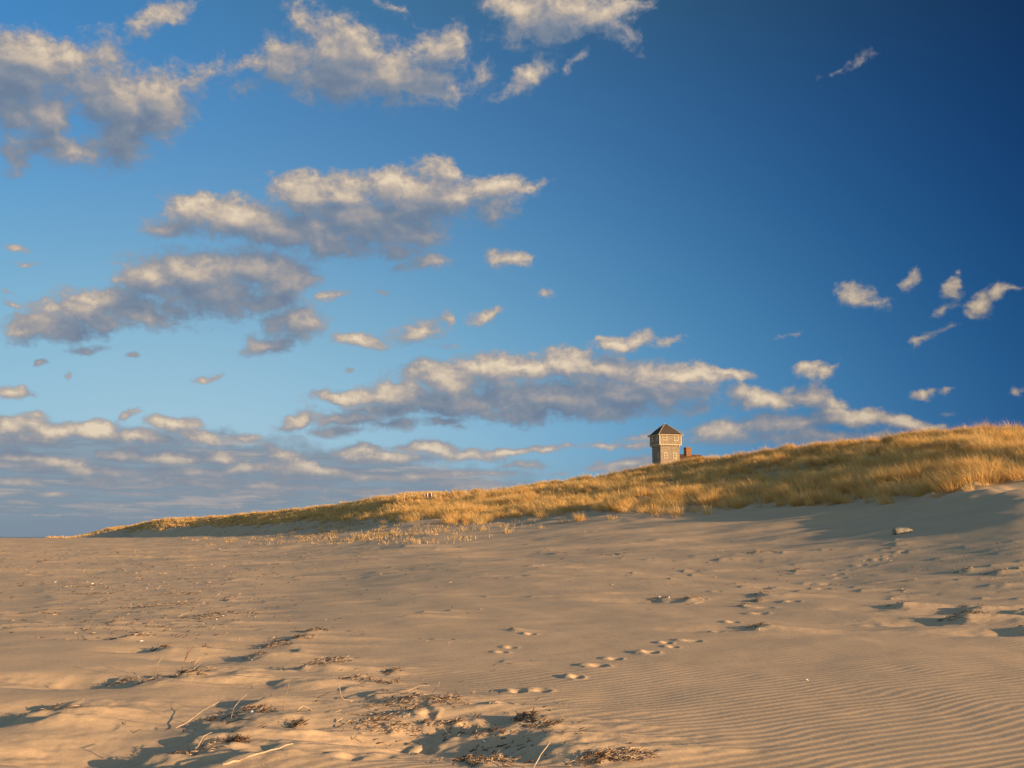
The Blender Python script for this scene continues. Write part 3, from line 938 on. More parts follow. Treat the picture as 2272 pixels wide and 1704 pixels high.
# wrack clumps: px, py, half width px, n twigs, upness, darkness shift, label
CL = [
    (354, 1436, 17, 150, 2.6, -.35, 'dark brown upright clump of seaweed with the longest spiky shadow on the left'),
    (120, 1582, 60, 120, 1.0, 0, 'thin line of dark wrack on the low ridge at far lower left'),
    (290, 1413, 46, 120, 1.2, .1, 'pale straw tangle with a white scrap on the mound left of the dark upright clump'),
    (453, 1435, 18, 60, 1.6, -.1, 'small dark wrack clump right of the dark upright clump'),
    (268, 1504, 26, 80, 1.2, .15, 'straw coloured wrack topping the left end of the hollow with the forked twig'),
    (318, 1515, 30, 80, 1.2, .1, 'golden brown wrack below the short stub on the hollow rim'),
    (405, 1506, 34, 80, 1.2, -.2, 'dark wrack gathered round the foot of the forked twig'),
    (432, 1482, 34, 60, 1.0, 0, 'thin wrack fringe along the top of the hollow behind the forked twig'),
    (562, 1460, 22, 60, 1.3, -.1, 'wrack clump crowning a small steep mound between two long shadows'),
    (605, 1434, 34, 100, 1.2, 0, 'lower wrack clump of the slanting line left of centre'),
    (650, 1418, 40, 120, 1.2, 0, 'middle wrack clump with pale stick of the slanting line left of centre'),
    (690, 1401, 34, 80, 1.0, -.2, 'topmost dark wrack clump of the slanting line left of centre'),
    (695, 1484, 36, 90, 1.2, 0, 'dark twiggy wrack at the top left corner of the middle debris patch'),
    (735, 1467, 34, 90, 1.2, 0, 'wrack with one upright pale stub above the middle debris patch'),
    (522, 1650, 20, 110, 2.0, -.25, 'dark tangled ball of wrack on the sand near the bottom left'),
    (430, 1663, 52, 110, .9, .15, 'straw coloured wrack along the bottom left sand ridge'),
    (520, 1590, 70, 110, .8, -.3, 'scattered dark wrack in the large shaded hollow around the long straight reed'),
    (570, 1575, 34, 60, 1.0, 0, 'wrack with white scraps at the right rim of the large shaded hollow'),
    (655, 1612, 18, 60, 1.4, -.1, 'small dark curled wrack right of the flat dark root'),
    (866, 1493, 18, 50, 1.2, -.2, 'small dark wrack above a short streak right of the middle debris patch top'),
    (858, 1518, 26, 60, 1.2, -.2, 'small wrack with a greenish knot above the wavy reed'),
    (785, 1510, 40, 90, 1.0, .1, 'low pale wrack left of the greenish knot'),
    (900, 1560, 80, 220, 1.0, .05, 'broad tangled wrack of the middle debris patch round the wavy reed'),
    (850, 1605, 70, 160, .9, .1, 'half buried wrack at the lower left of the middle debris patch'),
    (1000, 1560, 22, 60, 1.6, .05, 'small looped wrack under the leaning dark twig'),
    (985, 1598, 44, 90, 1.0, .1, 'wrack at the lower right of the middle debris patch beside a footprint'),
    (1158, 1602, 26, 150, 2.4, -.3, 'dark spiky wrack heap at the bottom centre of the beach'),
    (1195, 1624, 36, 90, 1.2, -.05, 'pale and dark wrack trailing right below the spiky heap'),
    (1080, 1630, 34, 50, 1.2, 0, 'sparse wrack with upright white flecks left of the spiky heap'),
    (1045, 1668, 46, 90, 1.0, -.3, 'loose dark crumbs of wrack left of the bottom grass stubble'),
    (1090, 1692, 50, 120, 2.6, .35, 'pale grass stubble standing at the bottom edge of the photo'),
    (1385, 1690, 56, 200, 1.2, .2, 'tan mat of wrack cut by the bottom edge right of centre'),
    (1310, 1694, 34, 120, 1.2, .1, 'tan wrack at the bottom edge just right of the leaning stick'),
    (1467, 1326, 24, 70, 1.2, -.1, 'small wrack with two white bits left of the driftwood splinter'),
    (1524, 1329, 28, 90, 1.4, .1, 'twiggy wrack pile holding the pale driftwood splinter'),
    (2135, 1370, 46, 170, 1.4, -.2, 'big dark twiggy wrack on the tallest mound at the right'),
    (2150, 1345, 24, 70, 1.2, -.2, 'dark wrack on the back of the tallest mound at the right'),
    (1988, 1342, 20, 50, 1.2, 0, 'small wrack on the mound left of the tallest mound'),
    (1682, 1389, 26, 100, 1.4, -.1, 'dark wrack mound beside the line of footprints, nearest of the four there'),
    (1684, 1317, 20, 60, 1.2, .1, 'straw wrack behind the footprints, tallest of the four there'),
    (1677, 1333, 12, 40, 1.2, -.2, 'small dark wrack directly above a bright footprint'),
    (1645, 1344, 12, 40, 1.2, .1, 'small pinkish wrack left of the bright footprint'),
    (1766, 1265, 15, 50, 1.3, 0, 'wrack tip throwing a long thin shadow right of centre'),
    (2139, 1267, 20, 60, 1.6, .2, 'pale straw clump at the far right middle distance'),
    (2208, 1270, 22, 50, 1.2, .1, 'rightmost straw clump in the middle distance'),
    (1366, 1230, 36, 90, 1.2, .1, 'pale far wrack heap with white bits below the tower'),
    (1678, 1225, 36, 80, 1.2, 0, 'long low far wrack right of the tower'),
    (505, 1331, 12, 50, 1.6, .1, 'lone bright wrack knob on smooth sand left of centre'),
    (320, 1347, 40, 110, 1.0, 0, 'left part of the long far wrack streak'),
    (385, 1342, 45, 90, 1.0, -.1, 'right part of the long far wrack streak'),
    (440, 1372, 48, 110, 1.0, -.1, 'left part of the twin wrack streak holding the thin reed'),
    (515, 1363, 52, 130, 1.0, 0, 'right part of the twin wrack streak holding the thin reed'),
    (75, 1361, 44, 90, 1.0, -.1, 'wrack with a curling shadow near the left edge'),
    (400, 1317, 34, 80, 1.0, -.1, 'pinkish brown wrack in the far left middle distance'),
    (98, 1244, 14, 50, 1.8, .1, 'small far tuft of wrack near the left edge below the horizon'),
    (190, 1302, 40, 80, 1.0, 0, 'far wrack cluster with pale chips at upper left'),
    (205, 1318, 40, 80, 1.0, -.1, 'far flat wrack cluster just below the one with pale chips'),
]
for i, (px, py, hw, nn, up, sh, lab) in enumerate(CL):
    x, y, d = ground_hit(px, py + 2)
    m_ = d / F
    rx = hw * m_
    z0 = full_point(x, y)
    ry = min(rx * 0.9, max(0.06, rx * 0.55))
    zf = lambda a, b, x=x, y=y, z0=z0: full_point(x + a, y + b) - z0
    far = max(1.0, d / 9.0)
    it, tn = twig_items(int(nn * 0.62), rx * 1.15, ry * 1.1, .015 * far ** .5, .06 * far ** .5, up * .8, 900 + i, zf, (.0010 * far ** .6, .0026 * far ** .6))
    tn = [min(1, max(0, t + sh)) for t in tn]
    o = link('wrack_clump' if i != 30 else 'grass_stubble', tubes_mesh('wrack_clump', it, M_WRACK, tn, False), loc=(x, y, z0))
    tag(o, lab, 'seaweed', 'clumps of dried wrack on the beach')

# shells / white scraps
def shell_mesh(seed, s):
    r = random.Random(seed)
    vs, qs, ts_ = [], [], []
    for i in range(5):
        t = i / 4 * math.pi * .5
        for k in range(8):
            a = k / 8 * 2 * math.pi
            rr = s * math.cos(t) * (1 + .15 * math.sin(a * 3 + seed)) + .0005
            vs.append((rr * math.cos(a), rr * .65 * math.sin(a), s * .45 * math.sin(t)))
    for i in range(4):
        for k in range(8):
            k2 = (k + 1) % 8
            qs.append((i * 8 + k, i * 8 + k2, i * 8 + 8 + k2, i * 8 + 8 + k))
    return mesh_from('shell', np.array(vs), qs, None, True, [M_SHELL])


SH = [(558, 1592, .022, 'white crumpled shell in the shaded hollow at lower left'), (522, 1591, .018, 'white shell chip left of the crumpled one in the shaded hollow'),
      (313, 1424, .03, 'white scrap on the straw mound left of the dark upright clump'), (1074, 1636, .018, 'white upright shell left of the spiky wrack heap'),
      (1203, 1624, .013, 'small white shell right of the spiky wrack heap'), (123, 1292, .05, 'bright white shell in the far sand at upper left'),
      (326, 1306, .04, 'white shell on far sand between wrack streaks'), (437, 1295, .04, 'lone tiny white shell on smooth far sand'),
      (495, 1369, .03, 'white shell at the right part of the twin wrack streak'), (480, 1377, .025, 'pinkish shell just below the twin wrack streak'),
      (1463, 1325, .035, 'left one of two white shells on the small wrack by the driftwood splinter'), (1484, 1326, .035, 'right one of two white shells on the small wrack by the driftwood splinter'),
      (1790, 1510, .022, 'small pale shell alone on the rippled sand at right'), (711, 1187, .11, 'white scrap on the sand among the dune scrub'),
      (620, 1187, .10, 'white scrap at the left end of the dune scrub'), (205, 1298, .05, 'pale chip on the far wrack cluster'),
      (175, 1223, .08, 'tiny white shell on the far sand near the horizon at left')]
for i, (px, py, s, lab) in enumerate(SH):
    x, y, d = ground_hit(px, py)
    o = link('shell', shell_mesh(i, s * .7), loc=(x, y, full_point(x, y) + .004))
    o.rotation_euler = (random.uniform(-.4, .4), random.uniform(-.4, .4), random.uniform(0, 6))
    tag(o, lab, 'shell', 'white shells and scraps')

# loose litter over the strand: one mass of countless bits
items, tones = [], []
def litter(px, py, d=None):
    x, y, d = ground_hit(px, py)
    if d > 110: return
    z = full_point(x, y)
    far = max(1, d / 9)
    L = random.uniform(.01, .05) * far ** .6; an = random.gauss(.1, .8)
    t = random.uniform(.0015, .004) * far ** .7
    items.append(([(x, y, z + t), (x + math.cos(an) * L, y + math.sin(an) * L, z + t + random.uniform(0, .02) * far ** .4)], [t, t * .6], 4))
    tones.append(random.choice([random.uniform(0, .4), random.uniform(.1, .5), random.uniform(.6, 1)]))
for k in range(1500):
    c = random.random()
    if c < .45:
        litter(random.gauss(330, 220), random.uniform(1205, 1420))
    elif c < .6:
        litter(random.uniform(0, 2272), random.uniform(1200, 1300))
    elif c < .8:
        h = random.choice(HUM); litter(random.gauss(h[0], h[2] * .9), random.gauss(h[1], 7))
    elif c < .93:
        litter(random.gauss(900, 120), random.gauss(1575, 35))
    else:
        litter(random.gauss(1120, 90), random.gauss(1650, 40))
lit = link('beach_litter', tubes_mesh('beach_litter', items, M_WRACK, tones, False))
tag(lit, 'countless loose bits of dried wrack strewn over the sand', kind='stuff')

# grey log half buried at right
x, y, d = ground_hit(2004, 1183)
z = full_point(x, y)
root = empty('driftwood_log', (x, y, z - .02), R(4))
tag(root, 'short thick grey driftwood log half buried in the shaded sand at right', 'log')
mw = d / F
L_ = 34 * mw; r_ = 8.5 * mw
def log_body(x0, x1, r0, r1, seed, n=14, sides=18):
    vs, qs, ts_ = [], [], []
    for i in range(n):
        t = i / (n - 1)
        xx = x0 + (x1 - x0) * t
        endr = (1 - (2 * t - 1) ** 8 * .35)
        for k in range(sides):
            a = 2 * math.pi * k / sides
            nz = float(vnoise(np.array([i * .5 + seed]), np.array([k * .7]))[0] - .5) * .22
            q = (r0 + (r1 - r0) * t) * endr * (1 + nz)
            vs.append((xx, q * 1.1 * math.cos(a), r_ * .55 + q * math.sin(a)))
    for i in range(n - 1):
        for k in range(sides):
            k2 = (k + 1) % sides
            qs.append((i * sides + k, i * sides + k2, (i + 1) * sides + k2, (i + 1) * sides + k))
    c = len(vs); vs += [(x0 - .02, 0, r_ * .55), (x1 + .02, 0, r_ * .4)]
    for k in range(sides):
        k2 = (k + 1) % sides
        ts_ += [(k2, k, c), ((n - 1) * sides + k, (n - 1) * sides + k2, c + 1)]
    return np.array(vs), qs, ts_
v, q, t = log_body(-L_ * .62, L_ * .38, r_ * .95, r_ * .98, 3)
link('trunk', mesh_from('trunk', v, q, t, True, [M_LOG]), root)
v, q, t = log_body(L_ * .36, L_ * .80, r_ * .78, r_ * .18, 9)
v[:, 2] -= r_ * .25 * (v[:, 0] - L_ * .36) / L_
e_ = link('broken_end', mesh_from('broken_end', v, q, t, False, [M_LOGEND]), root)
e_['label'] = 'splintered tan broken end'

# ------------------------------------------------------------------ tower
TD = 145.0
tb, _ = bear_tan(1477, 1000)
tb = float(tb)
TX, TY = TD * math.sin(tb), TD * math.cos(tb)
def ztow(zy, dd=TD):
    e = bear_tan(1477, 900 + zy / 9.217)[1]
    return EYE + dd * float(e)
ANG = R(-16)        # front face normal: bearing 164 -> local -Y rotated
tz = float(macro(np.array([TX]), np.array([TY]))[0])
# front normal bearing 164: vector (sin164, cos164) = (.276,-.961); local -Y rotated by +16 deg
tower = empty('lifesaving_station', (TX, TY, tz), R(16))
tag(tower, 'grey shingled lookout tower with pyramid roof and low brown roofed house behind the dune', 'tower')


def mb_build(name, polys, mat, parent, uvscale=1.0):
    """polys: list of vertex loops (3D); planar uv per face in metres"""
    vs, fs, uv = [], [], []
    for p in polys:
        o = len(vs)
        vs += [tuple(a) for a in p]
        fs.append(tuple(range(o, o + len(p))))
        P = [Vector(a) for a in p]
        nrm = (P[1] - P[0]).cross(P[2] - P[1])
        nrm = nrm.normalized() if nrm.length > 1e-9 else Vector((0, 0, 1))
        h = Vector((-nrm.y, nrm.x, 0))
        h = h.normalized() if h.length > .05 else Vector((1, 0, 0))
        w = nrm.cross(h)
        for a in P:
            uv.append((a.dot(h) * uvscale, a.dot(w) * uvscale))
    me = bpy.data.meshes.new(name)
    me.from_pydata(vs, [], fs)
    l = me.uv_layers.new(name='UVMap')
    for i, u in enumerate(uv):
        l.data[i].uv = u
    me.materials.append(mat)
    return link(name, me, parent)


def box(x0, x1, y0, y1, z0, z1):
    a = [(x0, y0), (x1, y0), (x1, y1), (x0, y1)]
    P = []
    for i in range(4):
        p, q = a[i], a[(i + 1) % 4]
        P.append([(p[0], p[1], z0), (q[0], q[1], z0), (q[0], q[1], z1), (p[0], p[1], z1)])
    P.append([(x, y, z1) for x, y in a])
    P.append([(x, y, z0) for x, y in a[::-1]])
    return P


hs = 1.46                      # half side of the shaft
hb = 1.67                     # half side of the lookout room
zb = ztow(800, TD - 1.6) - tz      # bottom of the lookout room
ze = ztow(577, TD - 1.7) - tz      # eave
za = ztow(372, TD) - tz            # apex
mb_build('wall', box(-hs, hs, -hs, hs, -1.5, zb + .02), M_SHINGLE, tower)
mb_build('lookout_room', box(-hb, hb, -hb, hb, zb, ze - .02), M_SHINGLE, tower)
# base band and eave band
band = []
for s0, s1, h0, h1, w in ((hb, hb + .03, zb - .03, zb + .07, 0), (hb, hb + .05, ze - .20, ze - .02, 0)):
    band += box(-s1, s1, -s1, -s0 - .002, h0, h1) + box(-s1, s1, s0 + .002, s1, h0, h1)
    band += box(-s1, -s0 - .002, -s0, s0, h0, h1) + box(s0 + .002, s1, -s0, s0, h0, h1)
# corner boards
for sx in (-1, 1):
    for sy in (-1, 1):
        cx, cy = sx * hb, sy * hb
        band += box(min(cx, cx + sx * .025), max(cx, cx + sx * .025), min(cy - sy * .09, cy), max(cy - sy * .09, cy), zb + .07, ze - .2)
        band += box(min(cx - sx * .09, cx + sx * .025), max(cx - sx * .09, cx + sx * .025), min(cy + sy * .001, cy + sy * .025), max(cy + sy * .001, cy + sy * .025), zb + .07, ze - .2)
mb_build('trim', band, M_TRIM, tower)
# brackets below the room, nine to a side
for side in range(4):
    for k in range(9):
        u = -1.40 + 2.8 * k / 8
        z1 = zb - .032; z0 = zb - .24
        prof = [(hs + .005, z1), (hs + .005, z0), (hs + .07, z0 + .04), (hb - .02, z1)]
        w = .055
        P = []
        L0 = [(u - w, -a, b) for a, b in prof]; L1 = [(u + w, -a, b) for a, b in prof]
        P.append(L0[::-1]); P.append(L1)
        for i in range(4):
            j = (i + 1) % 4
            P.append([L0[i], L0[j], L1[j], L1[i]])
        c, s = math.cos(side * math.pi / 2), math.sin(side * math.pi / 2)
        P = [[(a * c - b * s, a * s + b * c, z) for a, b, z in f] for f in P]
        mb_build('bracket', P, M_TRIM, tower)
# bell-cast pyramid roof
he = 1.92
prof = [(he, ze - .03), (1.62, ze + .10), (1.10, ze + (za - ze) * .42), (.55, ze + (za - ze) * .73), (.0, za)]
P = []
for side in range(4):
    c, s = math.cos(side * math.pi / 2), math.sin(side * math.pi / 2)
    for i in range(4):
        (a, z0), (b, z1) = prof[i], prof[i + 1]
        q = [(-a, -a, z0), (a, -a, z0), (b, -b, z1), (-b, -b, z1)]
        if b == 0: q = q[:3]
        P.append([(x * c - y * s, x * s + y * c, z) for x, y, z in q])
    q = [(-he, -he, ze - .09), (he, -he, ze - .09), (he, -he, ze - .03), (-he, -he, ze - .03)]
    P.append([(x * c - y * s, x * s + y * c, z) for x, y, z in q])
P.append([(-he, he, ze - .09), (he, he, ze - .09), (he, -he, ze - .09), (-he, -he, ze - .09)])
roof = mb_build('roof', P, M_ROOF, tower)
# pale ridge caps
caps = []
for side in range(4):
    c, s = math.cos(side * math.pi / 2), math.sin(side * math.pi / 2)
    pts = [(-a, -a, z) for a, z in prof]
    items_ = ([(x * c - y * s, x * s + y * c, z + .015) for x, y, z in pts], [.03] * 5, 5)
    caps.append(items_)
caps.append(([(0, 0, za - .02), (0, 0, za + .12)], [.04, .02], 6))
link('ridge_cap', tubes_mesh('ridge_cap', caps, M_TRIM), roof)
# gutter / fascia under the eave: pale board
fas = []
s0, s1 = he - .04, he - .01
fas += box(-s1, s1, -s1, -s0, ze - .17, ze - .092) + box(-s1, s1, s0, s1, ze - .17, ze - .092)
fas += box(-s1, -s0, -s0 + .002, s0 - .002, ze - .17, ze - .092) + box(s0, s1, -s0 + .002, s0 - .002, ze - .17, ze - .092)
mb_build('fascia', fas, M_TRIM, tower)


def window(u, z, w, h, half, side):
    c, s = math.cos(side * math.pi / 2), math.sin(side * math.pi / 2)
    def rotp(P): return [[(a * c - b * s, a * s + b * c, q) for a, b, q in f] for f in P]
    y0, y1 = -half - .05, -half - .003
    t = .085
    fr = box(u - w / 2, u - w / 2 + t, y0, y1, z - h / 2, z + h / 2) + box(u + w / 2 - t, u + w / 2, y0, y1, z - h / 2, z + h / 2)
    fr += box(u - w / 2 + t, u + w / 2 - t, y0, y1, z - h / 2, z - h / 2 + t) + box(u - w / 2 + t, u + w / 2 - t, y0, y1, z + h / 2 - t, z + h / 2)
    f = mb_build('window', rotp(fr), M_TRIM, tower)
    sash = box(u - w / 2 + t, u + w / 2 - t, y0 + .012, y1 - .005, z - .022, z + .022)
    sash += box(u - .013, u + .013, y0 + .014, y1 - .006, z - h / 2 + t, z - .022) + box(u - .013, u + .013, y0 + .014, y1 - .006, z + .022, z + h / 2 - t)
    mb_build('sash', rotp(sash), M_TRIM, f)
    g = box(u - w / 2 + t, u + w / 2 - t, -half - .02, -half - .004, z - h / 2 + t, z + h / 2 - t)
    mb_build('pane', rotp(g), M_GLASS, f)


wz1 = (ztow(655, TD - 1.7) - tz); wz0 = ztow(1020, TD - 1.5) - tz
for side in range(4):
    for u in (-.27 * 2 * hb + .02, .27 * 2 * hb - .02):
        window(u, wz1, .70, .78, hb, side)
for u in (-.26 * 2 * hs + .03, .25 * 2 * hs):
    window(u, wz0, .56, .80, hs, 0)
window(.25 * 2 * hs, wz0 + .04, .5, .75, hs, 3)
window(0.0, wz0 + .04, .5, .75, hs, 2)

# house behind and to the right (local +X)
zr = ztow(990, TD + .4) - tz
hx0, hx1 = hs + .004, hs + 4.7
ry_ = 0.4
hw_ = 2.3; drop = 1.45
mb_build('house_wall', box(hx0, hx1 + 1.0, ry_ - hw_ + .25, ry_ + hw_ - .25, -1.5, zr - drop + .05), M_SHINGLE, tower)
a = (hx0, ry_, zr); b = (hx1 - .55, ry_, zr)
e1 = (hx0, ry_ - hw_, zr - drop); e2 = (hx1 + 1.5, ry_ - hw_, zr - drop); e3 = (hx1 + 1.5, ry_ + hw_, zr - drop); e4 = (hx0, ry_ + hw_, zr - drop)
hroof = mb_build('house_roof', [[e1, e2, b, a], [e2, e3, b], [e3, e4, a, b], [e4, e1, a], [e4, e3, e2, e1]], M_HROOF, tower)
link('ridge_board', tubes_mesh('ridge_board', [([(hx0 + .01, ry_, zr + .01), (hx1 - .55, ry_, zr + .01)], [.03, .03], 6)], M_SHINGLE), hroof)
cx = hx0 + 2.15; zc0 = zr - .5; zc1 = ztow(842, TD + .4) - tz
ch = box(cx - .40, cx + .40, ry_ - .40, ry_ + .40, zc0, zc1 - .14) + box(cx - .44, cx + .44, ry_ - .44, ry_ + .44, zc1 - .14, zc1 - .02) + box(cx - .36, cx + .36, ry_ - .36, ry_ + .36, zc1 - .02, zc1)
mb_build('chimney', ch, M_BRICK, hroof)

# ------------------------------------------------------------------ things on the dune
def upright(name, lab, cat, group, px, py, hpx, w, mat, tilt=0.0, cap=None):
    x, y, d = ground_hit(px, py)
    z = full_point(x, y)
    h = hpx * d / F
    o = link(name, tubes_mesh(name, [([(0, 0, -.3), (tilt * h * .5, 0, h * .5), (tilt * h, 0, h)], [w, w * .95, w * .85], 6)], mat), loc=(x, y, z))
    tag(o, lab, cat, group)
    return o


FP = [(853, 1108, 9), (882, 1110, 10), (897, 1108, 10), (908, 1107, 11), (916, 1106, 10), (838, 1112, 8), (965, 1104, 9), (820, 1113, 8), (1031, 1097, 11), (1066, 1098, 10),
      (1100, 1090, 9), (805, 1116, 8), (942, 1105, 9)]
for i, (px, py, h) in enumerate(FP):
    upright('fence_post', 'thin pale fence post standing in the dune grass', 'fence post', 'pale posts of the sand fence along the dune', px, py + 3, h + 3, .055, M_POST, random.uniform(-.06, .06))
upright('fence_post', 'short dark brown post on the dune crest right of the maroon board', 'fence post', None, 1003, 1093, 5, .13, M_DARKPOST, .2)

x, y, d = ground_hit(953, 1104)
z = full_point(x, y); m_ = d / F
bd = empty('notice_board', (x, y, z))
tag(bd, 'small maroon board between two white posts in the dune grass', 'sign')
hh = 9.5 * m_
mb_build('board', box(-4.2 * m_, 4.2 * m_, -.03, .03, hh * .45, hh * .95), M_MAROON, bd)
for s in (-1, 1):
    mb_build('post', box(s * 4.2 * m_ - .8 * m_, s * 4.2 * m_ + .8 * m_, -.16, -.04, -.3, hh * 1.1), M_WHITEPOST, bd)
    q = mb_build('side_panel', box(s * 6.2 * m_ - .9 * m_, s * 6.2 * m_ + .9 * m_, -.02, .10, -.3, hh), M_DARKPOST, bd)

# ------------------------------------------------------------------ sun and sky
SUN_B, SUN_E = R(120), R(9.2)
sd = bpy.data.lights.new('sun', 'SUN')
sd.energy = 5.0
sd.angle = R(0.5)
sd.color = (1.0, 0.64, 0.34)
so = bpy.data.objects.new('sun', sd)
COL.objects.link(so)
sv = Vector((math.sin(SUN_B) * math.cos(SUN_E), math.cos(SUN_B) * math.cos(SUN_E), math.sin(SUN_E)))
so.rotation_euler = sv.to_track_quat('Z', 'Y').to_euler()
so.location = (50, -20, 60)

STRENGTH = 0.10
EXPO = 1.0
w = bpy.data.worlds.new('World')
w.use_nodes = True
W = w.node_tree
for nd in list(W.nodes): W.nodes.remove(nd)
N = NT(W)
out = N.n('ShaderNodeOutputWorld')
bg = N.n('ShaderNodeBackground')
bg.inputs['Strength'].default_value = STRENGTH
N.link(bg.outputs[0], out.inputs[0])
sky = N.n('ShaderNodeTexSky', sky_type='NISHITA', sun_disc=False)
sky.sun_elevation = SUN_E
sky.sun_rotation = SUN_B
sky.altitude = 0
sky.air_density = 1.0
sky.dust_density = 0.6
sky.ozone_density = 1.5
tc = N.n('ShaderNodeTexCoord').outputs['Generated']
DIR = N.vmath('NORMALIZE', tc)
sx = N.n('ShaderNodeSeparateXYZ'); N.link(DIR, sx.inputs[0])
X_, Y_, Z_ = sx.outputs
base_sky = sky.outputs[0]
#FIT_BEGIN
GRADE = [[-1.3692, -1.6522, 6.9061, -4.8271, -29.4748, -5.6221, 31.7332, 11.7943, -1.1123], [-0.819, -0.6581, 3.9544, -3.1618, -13.349, -1.5499, 11.9505, -0.3092, -1.9916], [0.2264, -0.0066, -4.904, -2.0584, 17.9686, -0.0882, -21.7061, -4.957, -2.0321]]
GRADE_EXPO = 1.0
#FIT_END
if GRADE:
    # polarising-filter tint: smooth function of the direction in the sky
    xc = N.math('MAXIMUM', N.math('MINIMUM', X_, 0.62), -0.62)
    zc = N.math('MAXIMUM', N.math('MINIMUM', Z_, 0.62), 0.0)
    chans = []
    for c in range(3):
        k = GRADE[c]
        x2_ = N.math('MULTIPLY', xc, xc); z2_ = N.math('MULTIPLY', zc, zc)
        feats = [xc, zc, x2_, z2_, N.math('MULTIPLY', xc, zc), N.math('MULTIPLY', z2_, zc), N.math('MULTIPLY', xc, z2_), N.math('MULTIPLY', x2_, xc)]
        acc = N.math('ADD', N.math('MULTIPLY', feats[0], k[1]), k[0])
        for f, kk in zip(feats[1:], k[2:]):
            acc = N.math('MULTIPLY_ADD', f, kk, acc)
        chans.append(N.math('EXPONENT', acc))
    cb = N.n('ShaderNodeCombineColor')
    for i in range(3): N.link(chans[i], cb.inputs[i])
    # it fades out towards the rest of the sky, which keeps its natural brightness
    aa = N.math('ABSOLUTE', N.math('ARCTAN2', X_, Y_))
    def mr(v, a, b):
        nd = N.n('ShaderNodeMapRange', interpolation_type='SMOOTHSTEP')
        N.link(v, nd.inputs[0]); nd.inputs[1].default_value = a; nd.inputs[2].default_value = b
        nd.inputs[3].default_value = 1.0; nd.inputs[4].default_value = 0.0
        return nd.outputs[0]
    gf = N.math('MULTIPLY', mr(aa, R(36), R(70)), mr(Z_, .58, .85))
    base_sky = N.mix(gf, base_sky, N.mix(1.0, base_sky, cb.outputs[0], 'MULTIPLY'))
N.link(base_sky, bg.inputs['Color'])
